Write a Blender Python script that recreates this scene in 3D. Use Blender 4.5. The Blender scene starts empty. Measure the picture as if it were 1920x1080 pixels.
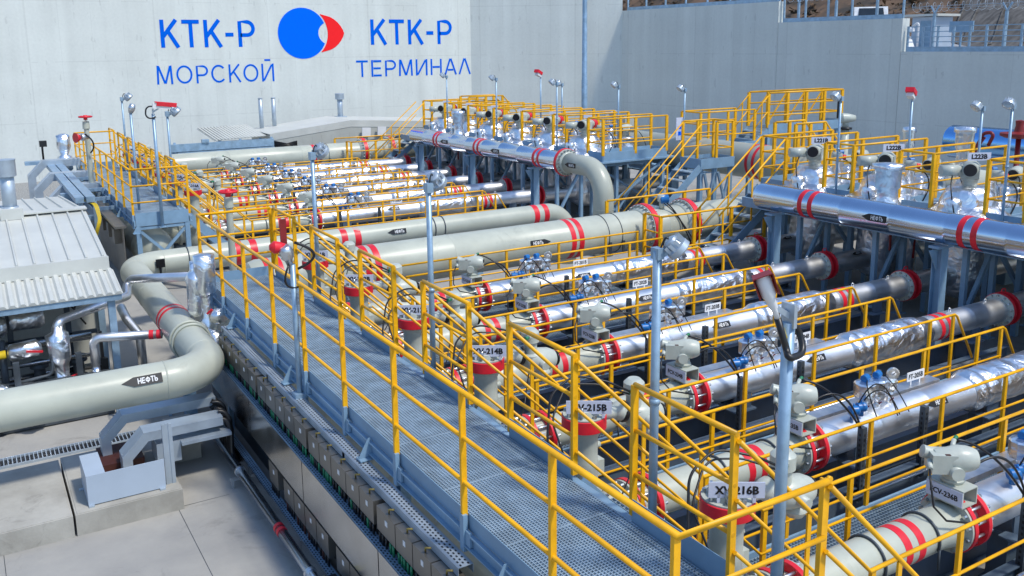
import bpy, math, random
from mathutils import Vector, Matrix, noise
random.seed(7)
R = math.radians
scene = bpy.context.scene
C = scene.collection

# ------------------------------------------------------------------ camera, sky, sun, exposure
cam = bpy.data.objects.new('camera', bpy.data.cameras.new('camera')); C.objects.link(cam)
YAW, PITCH, ROLL = .544390, .190543, -.010868
_f = Vector((math.sin(YAW)*math.cos(PITCH), math.cos(YAW)*math.cos(PITCH), -math.sin(PITCH)))
_r0 = Vector((math.cos(YAW), -math.sin(YAW), 0)); _u0 = _r0.cross(_f)
_r = _r0*math.cos(ROLL) + _u0*math.sin(ROLL); _u = _u0*math.cos(ROLL) - _r0*math.sin(ROLL)
cam.matrix_world = Matrix(((_r.x, _u.x, -_f.x, 0), (_r.y, _u.y, -_f.y, 0), (_r.z, _u.z, -_f.z, 5.3), (0, 0, 0, 1)))
cam.data.sensor_width = 36; cam.data.lens = 1699.06/1920*36
cam.data.shift_y = -(540-412.73)/1920
cam.data.clip_start = .1; cam.data.clip_end = 1000
scene.camera = cam

SUN = Vector((.25, -.46, .85)).normalized()
w = bpy.data.worlds.new('World'); scene.world = w; w.use_nodes = True
nt = w.node_tree; sky = nt.nodes.new('ShaderNodeTexSky'); sky.sky_type = 'NISHITA'; sky.sun_disc = False
sky.sun_elevation = math.asin(SUN.z); sky.sun_rotation = math.atan2(SUN.x, SUN.y)
sky.air_density = 1.25; sky.dust_density = .6; sky.ozone_density = 5.5
nt.links.new(sky.outputs[0], nt.nodes['Background'].inputs[0]); nt.nodes['Background'].inputs[1].default_value = .15
sun = bpy.data.objects.new('sun', bpy.data.lights.new('sun', 'SUN')); C.objects.link(sun)
sun.data.energy = 2.6; sun.data.angle = R(6); sun.data.color = (1, .95, .85)
sun.rotation_euler = (-SUN).to_track_quat('-Z', 'Y').to_euler()
scene.view_settings.view_transform = 'Standard'; scene.view_settings.look = 'None'
scene.view_settings.exposure = .34; scene.view_settings.gamma = 1
scene.cycles.max_bounces = 6; scene.cycles.diffuse_bounces = 3; scene.cycles.glossy_bounces = 4

# ------------------------------------------------------------------ materials
MATS = {}
def mat(name, col, rough=.5, metal=0., var=.12, vscale=3., bump=0., bscale=40., rvar=.08, stretch=(1, 1, 1), col2=None, mixr=(.4, .62), detail=6, spec=None, world=False, stain=None):
    m = bpy.data.materials.new(name); m.use_nodes = True; t = m.node_tree; n = t.nodes; L = t.links
    b = n['Principled BSDF']; b.inputs['Metallic'].default_value = metal; b.inputs['Roughness'].default_value = rough
    if spec is not None: b.inputs['Specular IOR Level'].default_value = spec
    if world: src = n.new('ShaderNodeNewGeometry').outputs['Position']
    else: src = n.new('ShaderNodeTexCoord').outputs['Object']
    mp = n.new('ShaderNodeMapping'); mp.inputs['Scale'].default_value = stretch; L.new(src, mp.inputs[0])
    tx = n.new('ShaderNodeTexNoise'); tx.inputs['Scale'].default_value = vscale; tx.inputs['Detail'].default_value = detail; tx.inputs['Roughness'].default_value = .62
    L.new(mp.outputs[0], tx.inputs['Vector'])
    cr = n.new('ShaderNodeValToRGB'); cr.color_ramp.elements[0].position = mixr[0]; cr.color_ramp.elements[1].position = mixr[1]
    c2 = col2 or tuple(max(0, c*(1-var*1.6)) for c in col)
    cr.color_ramp.elements[0].color = (*c2, 1); cr.color_ramp.elements[1].color = (*col, 1)
    L.new(tx.outputs['Fac'], cr.inputs[0]); L.new(cr.outputs[0], b.inputs['Base Color'])
    if stain:                                  # blotches of dirt: scale, threshold, amount
        t3 = n.new('ShaderNodeTexNoise'); t3.inputs['Scale'].default_value = stain[0]; t3.inputs['Detail'].default_value = 8; t3.inputs['Roughness'].default_value = .7; t3.inputs['Distortion'].default_value = .6; L.new(mp.outputs[0], t3.inputs['Vector'])
        m3 = n.new('ShaderNodeMapRange'); m3.inputs[1].default_value = stain[1]; m3.inputs[2].default_value = stain[1]+.12; m3.inputs[3].default_value = 1; m3.inputs[4].default_value = 1-stain[2]; L.new(t3.outputs['Fac'], m3.inputs[0])
        mm = n.new('ShaderNodeMix'); mm.data_type = 'RGBA'; mm.blend_type = 'MULTIPLY'; mm.inputs[0].default_value = 1; L.new(cr.outputs[0], mm.inputs[6]); L.new(m3.outputs[0], mm.inputs[7]); L.new(mm.outputs[2], b.inputs['Base Color'])
    if rvar:
        mr = n.new('ShaderNodeMapRange'); mr.inputs[1].default_value = .3; mr.inputs[2].default_value = .7
        mr.inputs[3].default_value = max(0, rough-rvar); mr.inputs[4].default_value = rough+rvar
        L.new(tx.outputs['Fac'], mr.inputs[0]); L.new(mr.outputs[0], b.inputs['Roughness'])
    if bump:
        t2 = n.new('ShaderNodeTexNoise'); t2.inputs['Scale'].default_value = bscale; t2.inputs['Detail'].default_value = 4
        L.new(mp.outputs[0], t2.inputs['Vector'])
        bp = n.new('ShaderNodeBump'); bp.inputs['Strength'].default_value = bump; bp.inputs['Distance'].default_value = .02
        L.new(t2.outputs['Fac'], bp.inputs['Height']); L.new(bp.outputs[0], b.inputs['Normal'])
    MATS[name] = m; return m

def foil_mat():
    m = bpy.data.materials.new('foil'); m.use_nodes = True; t = m.node_tree; n = t.nodes; L = t.links
    b = n['Principled BSDF']; b.inputs['Metallic'].default_value = 1; b.inputs['Base Color'].default_value = (.88, .90, .93, 1); b.inputs['Roughness'].default_value = .29
    tc = n.new('ShaderNodeTexCoord')
    v = n.new('ShaderNodeTexVoronoi'); v.inputs['Scale'].default_value = 5.5; v.feature = 'F1'
    ns = n.new('ShaderNodeTexNoise'); ns.inputs['Scale'].default_value = 2.6; ns.inputs['Detail'].default_value = 4; ns.inputs['Distortion'].default_value = 1.5
    L.new(tc.outputs['Object'], ns.inputs['Vector'])
    mx = n.new('ShaderNodeMix'); mx.data_type = 'VECTOR'; mx.inputs[0].default_value = .25
    L.new(tc.outputs['Object'], mx.inputs[4]); L.new(ns.outputs['Color'], mx.inputs[5]); L.new(mx.outputs[1], v.inputs['Vector'])
    ad = n.new('ShaderNodeMath'); ad.operation = 'MULTIPLY_ADD'; ad.inputs[1].default_value = 1.2
    L.new(v.outputs['Distance'], ad.inputs[0]); L.new(ns.outputs['Fac'], ad.inputs[2])
    bp = n.new('ShaderNodeBump'); bp.inputs['Strength'].default_value = .5; bp.inputs['Distance'].default_value = .05
    L.new(ad.outputs[0], bp.inputs['Height']); L.new(bp.outputs[0], b.inputs['Normal'])
    MATS['foil'] = m
foil_mat()
def wall_mat(name, col):
    m = bpy.data.materials.new(name); m.use_nodes = True; t = m.node_tree; n = t.nodes; L = t.links
    b = n['Principled BSDF']; b.inputs['Roughness'].default_value = .85
    g = n.new('ShaderNodeTexCoord')
    def nz(scale, stretch, det=6):
        mp = n.new('ShaderNodeMapping'); mp.inputs['Scale'].default_value = stretch; L.new(g.outputs['Object'], mp.inputs[0])
        x = n.new('ShaderNodeTexNoise'); x.inputs['Scale'].default_value = scale; x.inputs['Detail'].default_value = det; L.new(mp.outputs[0], x.inputs['Vector']); return x.outputs['Fac']
    def math_(op, a, bb=None):
        x = n.new('ShaderNodeMath'); x.operation = op
        for i, q in enumerate((a, bb)):
            if q is None: continue
            if isinstance(q, (int, float)): x.inputs[i].default_value = q
            else: L.new(q, x.inputs[i])
        return x.outputs[0]
    streak = nz(1.1, (1.6, 1.6, .07)); blot = nz(.55, (1, 1, 1.4)); fine = nz(9, (1, 1, 1), 3)
    sx = n.new('ShaderNodeSeparateXYZ'); L.new(g.outputs['Object'], sx.inputs[0])
    def joint(sock, period, off, wid):
        f = math_('FRACT', math_('ADD', math_('DIVIDE', sock, period), off))
        return math_('LESS_THAN', math_('ABSOLUTE', math_('SUBTRACT', f, .5)), wid/period)
    jv = joint(sx.outputs['X'], 1.22, .13, .012); jh = joint(sx.outputs['Z'], 2.44, .52, .02); jb = joint(sx.outputs['X'], 4.88, .4, .022)
    s = math_('ADD', math_('MULTIPLY', streak, .30), math_('MULTIPLY', blot, .20))
    s = math_('ADD', s, math_('MULTIPLY', fine, .14)); s = math_('ADD', s, .66)
    mask = math_('GREATER_THAN', nz(.9, (1, 1, .4), 2), .46)
    s = math_('SUBTRACT', s, math_('MULTIPLY', math_('MULTIPLY', jv, .07), mask)); s = math_('SUBTRACT', s, math_('MULTIPLY', math_('MULTIPLY', jh, .08), mask)); s = math_('SUBTRACT', s, math_('MULTIPLY', jb, .09))
    drip = math_('MULTIPLY', math_('GREATER_THAN', nz(2.6, (2.2, 2.2, .5), 3), .67), .12); s = math_('SUBTRACT', s, drip)
    mx = n.new('ShaderNodeMix'); mx.data_type = 'RGBA'; mx.blend_type = 'MULTIPLY'; mx.inputs[0].default_value = 1
    mx.inputs[6].default_value = (*col, 1); L.new(s, mx.inputs[7]); L.new(mx.outputs[2], b.inputs['Base Color'])
    bp = n.new('ShaderNodeBump'); bp.inputs['Strength'].default_value = .15; bp.inputs['Distance'].default_value = .01; L.new(fine, bp.inputs['Height']); L.new(bp.outputs[0], b.inputs['Normal'])
    MATS[name] = m
wall_mat('wall_concrete', (.67, .70, .665))
mat('paint_grey', (.49, .51, .43), .36, var=.09, vscale=1.1, bump=.02, bscale=8, stain=(2.4, .60, .16))
mat('paint_valve', (.50, .53, .47), .38, var=.07, vscale=6, bump=.03, bscale=20)
mat('steel_blue', (.23, .37, .51), .45, var=.10, vscale=2.5, bump=.03, bscale=30, stain=(3.5, .6, .25))
mat('slate', (.09, .13, .18), .5, var=.12, vscale=3)
mat('grate_blue', (.42, .54, .64), .42, metal=.25, var=.15, vscale=5, stain=(1.6, .56, .2))
mat('yellow', (.98, .485, .001), .42, var=.16, vscale=2.2, bump=.02, stain=(7, .62, .35))
mat('yellow_cable', (.75, .55, .03), .45)
mat('lead_brown', (.26, .20, .05), .5)
mat('red', (.80, .016, .034), .42, var=.12, vscale=4)
mat('red_dark', (.24, .015, .015), .45)
mat('cladding', (.93, .94, .96), .41, metal=1, var=.08, vscale=1.6, bump=.04, bscale=2.6, rvar=.06)
mat('cladding_mirror', (.56, .67, .83), .17, metal=1, var=.05, vscale=1.2, bump=.012, bscale=2., rvar=.03)
mat('blue_cladding', (.22, .50, .92), .16, metal=1, var=.05, vscale=1.2, bump=.01, bscale=2., rvar=.03)  # the blue tint is in the base colour
mat('alu', (.72, .75, .78), .33, metal=.9, var=.12, vscale=4)
mat('galv', (.48, .56, .64), .42, metal=.45, var=.09, vscale=3)
mat('sheet_grey', (.42, .50, .60), .45, var=.04, vscale=2)
mat('galv_blue', (.33, .48, .63), .4, metal=.35, var=.15, vscale=5)
mat('stainless', (.55, .56, .57), .2, metal=1, var=.12, vscale=2, bump=.03, bscale=2.5, rvar=.07)
mat('stainless_box', (.25, .235, .21), .38, metal=.7, var=.1, vscale=3)
mat('dark_steel', (.10, .12, .14), .5, metal=.5, var=.2)
mat('bolt', (.55, .58, .60), .3, metal=.9, var=.2, vscale=20)
mat('rubber', (.012, .012, .014), .38)
mat('black', (.01, .01, .012), .45)
mat('green', (.02, .22, .10), .4)
mat('blue_device', (.01, .17, .50), .35)
mat('white', (.80, .80, .80), .5, var=.04)
mat('sign_white', (.62, .66, .80), .45, var=.03)
mat('lens_glass', (.55, .60, .62), .08, metal=.4)
mat('letter_blue', (.0, .13, .74), .8, var=.03, spec=.05)
mat('emblem_blue', (.0, .15, 1.0), .8, var=.02, spec=.05)
mat('emblem_red', (1.0, .025, .03), .8, var=.02, spec=.05)
mat('concrete', (.41, .395, .36), .9, vscale=.5, bump=.12, bscale=30, col2=(.28, .275, .265), mixr=(.36, .66), detail=9, world=True, stain=(.9, .56, .30))
mat('concrete_slab', (.45, .435, .39), .9, vscale=1.6, bump=.12, bscale=40, col2=(.31, .295, .26), mixr=(.34, .64), detail=9, stain=(2.2, .58, .30))
mat('gravel', (.42, .42, .40), .95, vscale=22, bump=.8, bscale=26, col2=(.16, .16, .16), world=True)
mat('roof_metal', (.58, .59, .55), .45, var=.06, vscale=1.5)
mat('panel_grey', (.47, .48, .44), .5, var=.05, vscale=1.2)
mat('hill', (.17, .105, .065), .95, vscale=.35, bump=.9, bscale=2.5, col2=(.05, .042, .034), mixr=(.38, .6), detail=10, world=True)
mat('scrub', (.15, .09, .05), .95, vscale=.6, col2=(.05, .045, .03), world=True)
mat('net', (.13, .125, .12), .9, vscale=1.6, bump=.4, bscale=6, col2=(.055, .052, .05), world=True, stretch=(.5, 1.8, .5))
mat('asphalt', (.33, .34, .36), .9, vscale=2, world=True)
mat('car_paint', (.78, .79, .80), .25)
mat('window', (.02, .03, .04), .08)
mat('orange_brown', (.07, .016, .010), .6)
mat('safety_yellow', (.70, .50, .02), .5)

# ------------------------------------------------------------------ mesh builder
class MB:
    def __init__(s): s.v = []; s.f = []; s.m = []; s.s = []
    def add(s, vs, fs, mi=0, sm=False):
        o = len(s.v); s.v += [tuple(v) for v in vs]
        for f in fs: s.f.append(tuple(i+o for i in f)); s.m.append(mi); s.s.append(sm)
        return s
    def box(s, x0, x1, y0, y1, z0, z1, mi=0):
        return s.add([(x, y, z) for z in (z0, z1) for y in (y0, y1) for x in (x0, x1)], [(0, 2, 3, 1), (4, 5, 7, 6), (0, 1, 5, 4), (2, 6, 7, 3), (0, 4, 6, 2), (1, 3, 7, 5)], mi)
    def obox(s, c, ax, hx, hy, hz, mi=0):      # oriented box: local x along ax
        a = Vector(ax).normalized(); u = Vector((0, 0, 1)) if abs(a.z) < .95 else Vector((1, 0, 0))
        b = u.cross(a).normalized(); d = a.cross(b); c = Vector(c)
        return s.add([c+a*x*hx+b*y*hy+d*z*hz for z in (-1, 1) for y in (-1, 1) for x in (-1, 1)], [(0, 2, 3, 1), (4, 5, 7, 6), (0, 1, 5, 4), (2, 6, 7, 3), (0, 4, 6, 2), (1, 3, 7, 5)], mi)
    def bar(s, p, q, wd, h=None, mi=0):
        p = Vector(p); q = Vector(q); return s.obox((p+q)/2, q-p, (q-p).length/2, wd/2, (h or wd)/2, mi)
    def tube(s, pts, r, seg=8, mi=0, cap=True, sm=True, closed=False):
        pts = [Vector(p) for p in pts]; n = len(pts); rr = r if isinstance(r, (list, tuple)) else [r]*n
        T = []
        for i in range(n):
            if closed: d = (pts[(i+1) % n]-pts[i-1])
            else: d = pts[min(i+1, n-1)]-pts[max(i-1, 0)]
            T.append(d.normalized())
        up = Vector((0, 0, 1)) if abs(T[0].z) < .9 else Vector((1, 0, 0))
        N = (up-T[0]*up.dot(T[0])).normalized(); vs = []
        for i in range(n):
            N = (N-T[i]*N.dot(T[i])); N = N.normalized() if N.length > 1e-6 else T[i].orthogonal().normalized()
            B = T[i].cross(N)
            k = 1.
            if 0 < i < n-1 and not closed:
                c = (pts[i]-pts[i-1]).normalized().dot(T[i]); k = 1/max(.5, c) if n < 6 else 1.
            for j in range(seg):
                a = 2*math.pi*j/seg; vs.append(pts[i]+(N*math.cos(a)+B*math.sin(a))*rr[i])
        fs = []
        for i in range(n if closed else n-1):
            for j in range(seg):
                a, b = i*seg+j, i*seg+(j+1) % seg; c, d = ((i+1) % n)*seg+(j+1) % seg, ((i+1) % n)*seg+j
                fs.append((a, b, c, d))
        s.add(vs, fs, mi, sm)
        if cap and not closed:
            o = len(s.v)-len(vs)
            s.f.append(tuple(o+j for j in reversed(range(seg)))); s.m.append(mi); s.s.append(False)
            s.f.append(tuple(o+(n-1)*seg+j for j in range(seg))); s.m.append(mi); s.s.append(False)
        return s
    def lathe(s, o, ax, prof, seg=24, mi=0, sm=True, wob=0, cap=True, seed=0):
        a = Vector(ax).normalized(); N = a.orthogonal().normalized(); B = a.cross(N); o = Vector(o); vs = []
        if sm and not wob:                     # hold sharp profile corners under smooth shading
            q = [prof[0]]
            for i in range(1, len(prof)-1):
                u = Vector(prof[i])-Vector(q[-1]); v = Vector(prof[i+1])-Vector(prof[i])
                if u.length > 1e-6 and v.length > 1e-6 and u.angle(v) > .6:
                    e1 = min(.0015, u.length*.2); e2 = min(.0015, v.length*.2)
                    q += [tuple(Vector(prof[i])-u.normalized()*e1), prof[i], tuple(Vector(prof[i])+v.normalized()*e2)]
                else: q.append(prof[i])
            prof = q+[prof[-1]] if len(prof) > 1 else prof
        for (t, r) in prof:
            for j in range(seg):
                an = 2*math.pi*j/seg; d = N*math.cos(an)+B*math.sin(an); rr = r
                if wob: rr = r*(1+wob*noise.noise(Vector((math.cos(an)*1.7+seed*3.1, math.sin(an)*1.7, t*4+seed)))+.5*wob*noise.noise(Vector((math.cos(an)*5+seed, math.sin(an)*5, t*11))))
                vs.append(o+a*t+d*rr)
        fs = [(i*seg+j, i*seg+(j+1) % seg, (i+1)*seg+(j+1) % seg, (i+1)*seg+j) for i in range(len(prof)-1) for j in range(seg)]
        s.add(vs, fs, mi, sm); q = len(s.v)-len(vs)
        if cap:
            for k, rev in ((0, True), (len(prof)-1, False)):
                if prof[k][1] > 1e-4:
                    ids = [q+k*seg+j for j in range(seg)]; s.f.append(tuple(reversed(ids) if rev else ids)); s.m.append(mi); s.s.append(False)
        return s
    def cyl(s, p, q, r, seg=16, mi=0, sm=True):
        p = Vector(p); q = Vector(q); return s.lathe(p, q-p, [(0, r), ((q-p).length, r)], seg, mi, sm)
    def poly(s, pts, nrm, th, mi=0):           # flat prism: pts world, extruded along nrm by th
        n = len(pts); d = Vector(nrm).normalized()*th; a = [Vector(p) for p in pts]; b = [p+d for p in a]
        fs = [tuple(range(n)), tuple(reversed(range(n, 2*n)))] + [(i, i+n, (i+1) % n+n, (i+1) % n) for i in range(n)]
        return s.add(a+b, fs, mi)
    def text(s, body, size, o, rt, up, mi=0, bold=.0, sx=1.):
        vs, fs, wd, hh = text_geo(body, bold); o = Vector(o); rt = Vector(rt).normalized(); up = Vector(up).normalized()
        k = size
        nn = rt.cross(up)
        for i, q in enumerate((0, -.022, .022, .0)): s.add([o+rt*((x-wd/2+q)*k*sx)+up*((y-hh/2+(.018 if i == 3 else 0))*k)+nn*(.0004*i) for x, y in vs], fs, mi)
        return s
    def mesh(s, name, mats):
        me = bpy.data.meshes.new(name); me.from_pydata(s.v, [], s.f)
        for m in mats: me.materials.append(MATS[m])
        me.polygons.foreach_set('material_index', s.m); me.polygons.foreach_set('use_smooth', s.s); me.update()
        return me
_tc = {}
def text_geo(body, bold):
    k = (body, bold)
    if k not in _tc:
        c = bpy.data.curves.new('lettering', 'FONT'); c.body = body; c.offset = bold; c.resolution_u = 2
        o = bpy.data.objects.new('lettering', c); C.objects.link(o)
        m = bpy.data.meshes.new_from_object(o.evaluated_get(bpy.context.evaluated_depsgraph_get()))
        vs = [(v.co.x, v.co.y) for v in m.vertices]; fs = [tuple(p.vertices) for p in m.polygons]
        C.objects.unlink(o); bpy.data.objects.remove(o); bpy.data.curves.remove(c); bpy.data.meshes.remove(m)
        x0 = min(v[0] for v in vs); x1 = max(v[0] for v in vs); y0 = min(v[1] for v in vs); y1 = max(v[1] for v in vs)
        _tc[k] = ([(x-x0, y-y0) for x, y in vs], fs, x1-x0, y1-y0)
    return _tc[k]
def fillet(pts, rad, n=8):
    pts = [Vector(p) for p in pts]; out = [pts[0]]
    for i in range(1, len(pts)-1):
        a, b, c = pts[i-1], pts[i], pts[i+1]; u = (a-b).normalized(); v = (c-b).normalized()
        ang = u.angle(v); d = rad/math.tan(ang/2); d = min(d, .49*(a-b).length if i > 1 else .98*(a-b).length, .98*(c-b).length if i == len(pts)-2 else .49*(c-b).length)
        r2 = d*math.tan(ang/2); ctr = b+(u+v).normalized()*(r2/math.sin(ang/2)); s0 = b+u*d-ctr; e0 = b+v*d-ctr; tot = s0.angle(e0); axis = s0.cross(e0)
        for k in range(n+1): out.append(ctr+Matrix.Rotation(tot*k/n, 3, axis) @ s0)
    out.append(pts[-1]); return out
def arc_cable(p, q, sag, n=10, side=(0, 0, 0)):
    p = Vector(p); q = Vector(q); s = Vector(side)
    return [p.lerp(q, t/n)+(Vector((0, 0, 1))*sag+s)*4*(t/n)*(1-t/n) for t in range(n+1)]

# ------------------------------------------------------------------ objects
WL = {}
def tag(o, label, cat, group=None):
    o['label'] = label; o['category'] = cat
    if group: o['group'] = group
    return o
def thing(name, label, cat, loc=(0, 0, 0), group=None):
    o = bpy.data.objects.new(name, None); C.objects.link(o); o.location = loc; o.empty_display_size = .2; WL[o.name] = Vector(loc)
    return tag(o, label, cat, group)
_mc = {}
def put(name, me, parent=None, loc=(0, 0, 0), rot=None):
    o = bpy.data.objects.new(name, me); C.objects.link(o); o.parent = parent; o.location = loc
    if rot: o.rotation_euler = rot
    WL[o.name] = (WL[parent.name] if parent else Vector())+Vector(loc); return o
def part(name, mb, mats, parent=None, label=None):   # mb in world coordinates
    off = WL[parent.name] if parent else Vector()
    if off.length: mb.v = [(x-off.x, y-off.y, z-off.z) for x, y, z in mb.v]
    o = put(name, mb.mesh(name, [mats] if isinstance(mats, str) else mats), parent)
    if label: o['label'] = label
    return o
def cached(name, key, fn, mats, parent, loc=(0, 0, 0), rot=None):   # mesh in local coordinates, shared by every repeat
    k = (name, key, fn.__code__.co_firstlineno)
    if k not in _mc:
        mb = MB(); fn(mb); _mc[k] = mb.mesh(name, [mats] if isinstance(mats, str) else mats)
    return put(name, _mc[k], parent, loc, rot)
def solo(name, mb, mats, label, cat, group=None): return tag(part(name, mb, mats), label, cat, group)
def struct(name, mb, mats):
    o = part(name, mb, mats); o['kind'] = 'structure'; return o

def handrail(parent, pts, posts, base, n=3, gap=.37, r=.021, pw=.045, mat_='yellow', name='handrail'):
    """rails run through pts (their top line); posts: (x, y, ztop) standing on base (number or function)"""
    mb = MB()
    for k in range(n): mb.tube([(x, y, z-gap*k) for x, y, z in pts], r if k == 0 else r*.8, 8)
    h = part(name, mb, mat_, parent)
    for (x, y, z) in posts:
        b = base(x, y) if callable(base) else base
        hh = round(z-b, 2)
        cached('post', (hh, pw, mat_), lambda m: (m.box(-pw/2, pw/2, -pw*.16, pw*.16, -hh, 0), m.box(-pw/2, -pw*.2, pw*.17, pw*.5, -hh, -.001)), mat_, h, Vector((x, y, z))-WL[h.name])
    return h
def grating(mb, x0, x1, y0, y1, z, px=.037, py=.037, th=.004, h=.03):
    n = max(1, round((x1-x0)/px))
    for i in range(n+1): x = x0+(x1-x0)*i/n; mb.box(x-th/2, x+th/2, y0, y1, z-h, z)
    n = max(1, round((y1-y0)/py))
    for i in range(n+1): y = y0+(y1-y0)*i/n; mb.box(x0, x1, y-th/2, y+th/2, z-h*.75, z-.003)
# ------------------------------------------------------------------ setting: ground, walls, hill
g = MB(); g.add([(-60, -30, 0), (29, -30, 0), (29, 60, 0), (-60, 60, 0)], [(0, 1, 2, 3)]); struct('ground', g, 'concrete')
g = MB(); g.add([(-30, 37.2, .004), (9.8, 37.2, .004), (9.8, 41.6, .004), (-30, 41.6, .004)], [(0, 1, 2, 3)]); struct('gravel_strip', g, 'gravel')
for a in ((1.78, 10.45, 6, 10.40), ):
    pass
g = MB()
for (x0, y0, x1, y1) in ((-12, 10.5, 2.3, 10.47), (1.74, 2, 1.7, 10.4), (-.05, 2, -.1, 10.4)):
    d = (Vector((x1, y1, 0))-Vector((x0, y0, 0))).normalized(); nn = Vector((-d.y, d.x, 0))*.003
    p, q = Vector((x0, y0, .003)), Vector((x1, y1, .003)); g.add([p-nn, q-nn, q+nn, p+nn], [(0, 1, 2, 3)])
struct('pavement_joints', g, 'dark_steel')

def wall_panel(name, p, q, z1, label, th=.4):
    p = Vector((p[0], p[1], 0)); q = Vector((q[0], q[1], 0)); L_ = (q-p).length; ang = math.atan2(q.y-p.y, q.x-p.x)
    m = MB(); m.box(0, L_, 0, th, -.3, z1)
    o = solo(name, m, 'wall_concrete', label, 'wall'); o.location = p; o.rotation_euler = (0, 0, ang); WL[o.name] = Vector(p); return o
WY = 41.7; P1 = (22.88, WY); P2 = (29.1, 37.1)
wallA = wall_panel('concrete_wall', (-32, WY), P1, 9.5, 'tall pale concrete wall carrying the big blue lettering and the round emblem')
wall_panel('concrete_wall', P1, P2, 9.2, 'greyer concrete wall panel behind the tall thin mast, right of the lettered wall')
wc = wall_panel('concrete_wall', P2, (29.1, 26.815), 6.95, 'shaded blue-grey concrete wall with its top edge just below the hillside, next to the mast panel')
wd_ = wall_panel('concrete_wall', (29.1, 26.8), (29.1, 21.015), 6.1, 'shaded concrete wall step in front of the parked white car')
we = wall_panel('concrete_wall', (29.1, 21.0), (29.1, 6), 4.93, 'lowest step of the shaded concrete wall, below the kiosk and the railing')
# lettering painted on the wall: strokes of constant width
def ellipse(cx, cy, rx, ry, a0, a1, n=22): return [(cx+rx*math.cos(R(a0+(a1-a0)*i/n)), cy+ry*math.sin(R(a0+(a1-a0)*i/n))) for i in range(n+1)]
PR = [(.07, 0), (.07, .93), (.36, .93)] + ellipse(.36, .685, .25, .245, 90, -90, 14)[1:] + [(.09, .44)]
GL = {'К': (.64, [[(.07, 0), (.07, 1)], [(.60, 1), (.10, .40)], [(.27, .61), (.64, 0)]]), 'Т': (.66, [[(.0, .93), (.66, .93)], [(.33, .86), (.33, 0)]]),
      '-': (.36, [[(.02, .46), (.34, .46)]]), 'Р': (.64, [PR]), 'М': (.84, [[(.06, 0), (.09, 1)], [(.12, .97), (.42, .04)], [(.44, .04), (.72, .97)], [(.75, 1), (.78, 0)]]),
      'О': (.86, [ellipse(.43, .5, .37, .44, 0, 360, 32)]), 'С': (.78, [ellipse(.42, .5, .36, .44, 42, 318, 28)]),
      'Й': (.72, [[(.06, 1), (.06, 0)], [(.12, .06), (.60, .94)], [(.66, 1), (.66, 0)], [(.2, 1.2), (.54, 1.2)]]), 'И': (.72, [[(.06, 1), (.06, 0)], [(.12, .06), (.60, .94)], [(.66, 1), (.66, 0)]]),
      'Е': (.62, [[(.07, 0), (.07, 1)], [(.14, .93), (.6, .93)], [(.14, .5), (.56, .5)], [(.14, .07), (.6, .07)]]), 'Н': (.72, [[(.07, 0), (.07, 1)], [(.65, 0), (.65, 1)], [(.14, .5), (.58, .5)]]),
      'Ф': (.9, [[(.45, 0), (.45, 1.0)], ellipse(.45, .52, .38, .30, 0, 360, 24)]), 'Ь': (.6, [[(.08, 1), (.08, .08), (.34, .08)]+ellipse(.34, .30, .2, .22, -90, 90, 10)[1:]+[(.09, .52)]]),
      'А': (.72, [[(.02, 0), (.34, 1)], [(.38, 1), (.70, 0)], [(.19, .3), (.53, .3)]]), 'Л': (.72, [[(.02, 0), (.34, 1)], [(.38, 1), (.70, 0)]])}
def ribbon(m, pts, hw, f, mi=0):
    pts = [Vector((x, 0, y)) for x, y in pts]; n = len(pts); L_ = []; R_ = []
    for i in range(n):
        t = (pts[min(i+1, n-1)]-pts[max(i-1, 0)]).normalized(); nn = Vector((-t.z, 0, t.x)); k = 1
        if 0 < i < n-1: k = 1/max(.5, (pts[i]-pts[i-1]).normalized().dot(t))
        L_.append(f(pts[i]+nn*hw*k)); R_.append(f(pts[i]-nn*hw*k))
    m.add(L_+R_, [(i+1, i, n+i, n+i+1) for i in range(n-1)], mi)
def wall_word(txt, x0, x1, z0, z1, hw=.062):
    wsum = sum(GL[c][0] for c in txt)+.17*(len(txt)-1); k = (x1-x0)/wsum; H = z1-z0; m = MB(); x = x0; lay = 0
    for c in txt:
        for st in GL[c][1]:
            lay += 1; yy = -.006-.0015*(lay % 5)
            ribbon(m, [(a, b*H/k) for a, b in st], hw, lambda p: (x+p.x*k, WY+yy, z0+p.z*k))
        x += (GL[c][0]+.17)*k
    o = part('painted_lettering', m, 'letter_blue', wallA); return o
wall_word('КТК-Р', 7.73, 11.75, 5.36, 6.54, .075); wall_word('МОРСКОЙ', 7.43, 12.56, 3.80, 4.60, .052)
wall_word('КТК-Р', 17.38, 21.75, 5.40, 6.60, .072); wall_word('ТЕРМИНАЛ', 16.57, 22.82, 3.87, 4.67, .052)
m = MB(); cx, cz, rr = 14.0, 5.95, 1.16; bx, br = 15.26, .50
blue = [(cx+rr*math.cos(R(a)), cz+rr*math.sin(R(a))) for a in range(0, 360, 4)]
blue = [p for p in blue if math.hypot(p[0]-bx, p[1]-cz) > br]
i0 = max(range(len(blue)), key=lambda i: math.hypot(blue[i][0]-blue[i-1][0], blue[i][1]-blue[i-1][1])); blue = blue[i0:]+blue[:i0]
a0 = math.atan2(blue[-1][1]-cz, blue[-1][0]-bx); a1 = math.atan2(blue[0][1]-cz, blue[0][0]-bx); a0 %= 2*math.pi; a1 %= 2*math.pi
arc = [(bx+br*math.cos(a0+(a1-a0)*t/10), cz+br*math.sin(a0+(a1-a0)*t/10)) for t in range(1, 10)]
m.poly([(x, WY-.012, z) for x, z in blue+arc], (0, 1, 0), .008, 0)
red = [(cx+1.22*math.cos(R(a)), cz+1.22*math.sin(R(a))) for a in range(-44, 45, 4)]
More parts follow.
